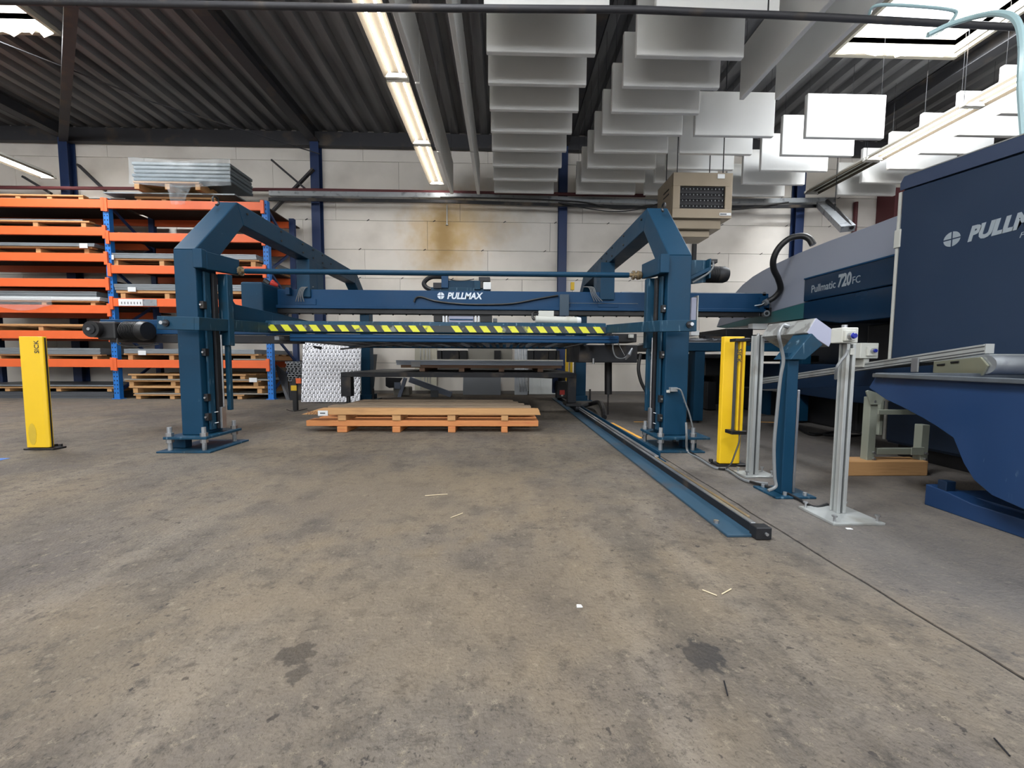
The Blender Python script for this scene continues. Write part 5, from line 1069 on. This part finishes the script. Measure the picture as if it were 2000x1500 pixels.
# ============================================================ SCRAP CONVEYOR
XV = 2.76
sc_ = thing('scrap_conveyor', (XV, 3, 0), 'inclined scrap conveyor with aluminium side profile above the blue bin', 'conveyor')
a1 = ax(1931, 681, XV-.15); a2 = ax(1482, 746, XV-.15)
MB().bar(a1, a2, .045, .05).build('side_profile', alu, sc_, .003)
dd = (a2-a1).normalized()
for off in (.012, -.012): MB().bar(a1+V((-.0228, 0, off)), a2+V((-.0228, 0, off)), .001, .006).build('profile_slot', slotm, sc_)
B('profile_end', alu, sc_, a1.x-.024, a1.x+.024, a1.y-.006, a1.y-.0005, a1.z-.026, a1.z+.026, .001)
b1, b2_ = ax(1815, 716, XV), ax(1915, 700, XV)
MB().prism([(ax(1822, 722, XV-.02).y, ax(1822, 728, XV-.02).z), (ax(1822, 722, XV-.02).y, ax(1822, 706, XV-.02).z), (ax(1915, 700, XV-.02).y, ax(1915, 697, XV-.02).z), (ax(1930, 712, XV-.02).y, ax(1930, 714, XV-.02).z), (ax(1918, 732, XV-.02).y, ax(1918, 734, XV-.02).z)], 'x', XV-.02, XV-.008).build('cheek_plate', mat('zinc_plate', (154, 155, 135), .35, .6, .1, 6), sc_, .003)
for px, py in ((1838, 713), (1865, 708)): q_ = ax(px, py, XV-.022); T('plate_slot', black, sc_, [q_+V((0, .02, 0)), q_+V((0, -.02, .004))], .006, 6)
rc = ax(1925, 712, XV+.0); rc = V((XV, rc.y, rc.z))
T('head_roller', galv, sc_, [(XV-.007, rc.y, rc.z), (XV+.32, rc.y, rc.z)], .055, 22)
B('belt', mat('belt_grey', (128, 132, 132), .6, 0, .1, 6), sc_, XV+.03, XV+.85, rc.y, 5.0, rc.z+.03, rc.z+.058, 0) if False else MB().bar((XV+.17, rc.y, rc.z+.055), (XV+.17, 4.1, a2.z+.02), .3, .012).build('belt', mat('belt_grey', (128, 132, 132), .6, 0, .1, 6), sc_)
MB().bar((XV+.02, rc.y+.1, rc.z-.05), (XV+.02, 4.1, a2.z-.04), .03, .12).build('side_channel', lowb, sc_)
for px in (1789, ): q_ = ax(px, 708, XV-.175); B('clamp', steel, sc_, q_.x-.01, q_.x+.0, q_.y-.02, q_.y+.02, q_.z-.06, q_.z+.03, .002)
# legs in grey-green on a timber
cgr = mat('grey_green_steel', (140, 144, 132), .5, .2, .08, 6)
Yt = gr(1655, 930).y
xw0, xw1 = gr(1655, 930).x, at(1812, 928, Yt).x
zwt = at(1700, 901, Yt).z
B('timber_block', pine, None, xw0, xw1, Yt, Yt+.12, 0, zwt, .006, label='pale timber block on the floor under the conveyor stand', category='timber')
st = thing('conveyor_stand', (xw1-.3, Yt+.05, zwt), 'grey-green steel conveyor stand on a timber block', 'stand')
yl = Yt+.03
pb('leg', cgr, st, 1693, 1716, 776, 901, yl, yl+.05, .003); pb('leg', cgr, st, 1797, 1817, 830, 901, yl, yl+.05, .003)
pb('cross_bar', cgr, st, 1713, 1800, 876, 888, yl+.01, yl+.04, .003); pb('cross_bar', cgr, st, 1716, 1790, 801, 810, yl+.2, yl+.24, .003)
pb('joint_plate', cgr, st, 1780, 1806, 874, 889, yl-.006, yl-.0005, .002)
pb('leg', cgr, st, 1716, 1728, 776, 850, yl+.25, yl+.3, .003)
MB().prism([(at(1690, 750, yl).x, at(1690, 764, yl).z), (at(1700, 750, yl).x, at(1700, 790, yl).z), (at(1718, 750, yl).x, at(1718, 790, yl).z), (at(1728, 750, yl).x, at(1728, 772, yl).z), (at(1694, 750, yl).x, at(1694, 762, yl).z)], 'y', yl-.012, yl-.001).build('head_plate', cgr, st, .002)
for q_ in ((1708, 784), (1707, 884), (1707, 896), (1809, 886), (1808, 897)): p_ = at(*q_, yl-.007); T('bolt', steel, st, [p_+V((0, .006, 0)), p_+V((0, -.006, 0))], .009, 8)
# ============================================================ BLUE TIPPING BIN
XQ = 2.14
bn = thing('tipping_bin', (XQ+.4, 1.5, 0), 'scratched blue tipping scrap bin on a skid at the right edge', 'scrap bin')
def pq(px, py): q_ = ax(px, py, XQ); return (q_.y, q_.z)
side = [pq(*p_) for p_ in ((1712, 733), (1697, 757), (1730, 780), (1762, 795), (1800, 815), (1830, 833), (1862, 855), (1872, 880), (1882, 905), (1902, 937), (1937, 967), (2000, 995))]
zrim = side[0][1]
ymn = min(p_[0] for p_ in side)
side += [(ymn-.15, .10), (ymn-.4, .16), (ymn-.55, .3), (ymn-.62, .5), (ymn-.62, zrim)]
n = len(side)
for xx, nm in ((XQ, 'side_wall'), (XQ+.9, 'side_wall')): MB().prism(side, 'x', xx, xx+.006).build(nm, binblue, bn, .002)
m_ = MB(); P = []; 
for (y, z) in side[:-1]: P += [(XQ+.006, y, z), (XQ+.9, y, z)]
P2 = [(p_[0], p_[1]-.0, p_[2]+.006) for p_ in P]
k_ = len(P)//2
m_.add(P+P2, [(2*i, 2*i+1, 2*i+3, 2*i+2) for i in range(k_-1)]+[(len(P)+2*i, len(P)+2*i+2, len(P)+2*i+3, len(P)+2*i+1) for i in range(k_-1)]).build('shell', binblue, bn)
r_a, r_b = side[0], side[-1]
MB().bar((XQ-.012, r_a[0], r_a[1]), (XQ-.012, r_b[0], r_b[1]+.0), .03, .022).build('rim', mat('worn_rim', (92, 98, 104), .35, .5, .3, 14), bn, .004)
MB().bar((XQ, r_a[0], r_a[1]), (XQ+.9, r_a[0], r_a[1]), .022, .03).build('rim', mat('worn_rim_back', (92, 98, 104), .35, .5, .3, 14), bn, .004)
# skid
s0 = gr(1805, 985); s1 = gr(2000, 1052); XS = (s0.x+s1.x)/2
zsk = at(1808, 945, s0.y).z
sy0 = .9
MB().prism([(s0.y, 0), (s0.y, zsk), (s0.y-.1, zsk-.01), (s0.y-.2, zsk-.03), (sy0, zsk-.03), (sy0, 0)], 'x', XS, XS+.09).build('skid_beam', binblue, bn, .004)
MB().prism([(s0.y, 0), (s0.y, zsk), (s0.y-.1, zsk-.01), (s0.y-.2, zsk-.03), (sy0, zsk-.03), (sy0, 0)], 'x', XS+.85, XS+.94).build('skid_beam', binblue, bn, .004)
B('skid_deck', binblue, bn, XS+.091, XS+.849, sy0+.1, s0.y-.04, .05, .09, .003); B('stop_block', lowb, bn, XQ+.09, XQ+.14, 1.82, 1.86, .09, .15, .003)
# ============================================================ SMALL THINGS ON THE FLOOR
p_ = gr(1131, 1185)
MB().prism([(p_.x-.008, p_.y-.006), (p_.x+.01, p_.y-.005), (p_.x+.007, p_.y+.006), (p_.x-.006, p_.y+.007)], 'z', .0005, .003).build('paper_scrap', white, None, label='tiny white paper scrap lying alone on the open floor', category='scrap')
p_ = gr(1658, 1033)
MB().prism([(p_.x-.014, p_.y-.006), (p_.x+.012, p_.y-.008), (p_.x+.01, p_.y+.003), (p_.x-.012, p_.y+.005)], 'z', .0005, .003).build('paper_scrap', white, None, label='small white scrap in front of the tall aluminium post base', category='scrap')
straw = mat('straw_bits', (196, 180, 150), .8)
for k, (a, b3, c, d, nm) in enumerate(((1372, 1152, 1400, 1163, 'thin wood splinter right of the floor centre'), (1410, 1160, 1428, 1150, 'short splinter beside the thin one right of the floor centre'), (830, 968, 874, 965, 'pale splinter on the floor before the pallets'), (880, 1011, 904, 1002, 'second pale splinter nearer the camera before the pallets'), (1414, 1330, 1421, 1358, 'dark thin sliver below the right oil stain'), (1942, 1442, 1972, 1476, 'dark thin sliver in the lower right corner'))):
    T('splinter', straw if k < 4 else darkm, None, [gr(a, b3, .003), gr(c, d, .004)], .0018, 5, label=nm, category='splinter', group='splinters on the floor')
p_ = gr(1, 898)
MB().box(p_.x-.25, p_.x+.02, p_.y-.03, p_.y+.04, .0005, .002).build('blue_tape', rackblue, None, label='scrap of blue floor tape at the left edge', category='floor tape')
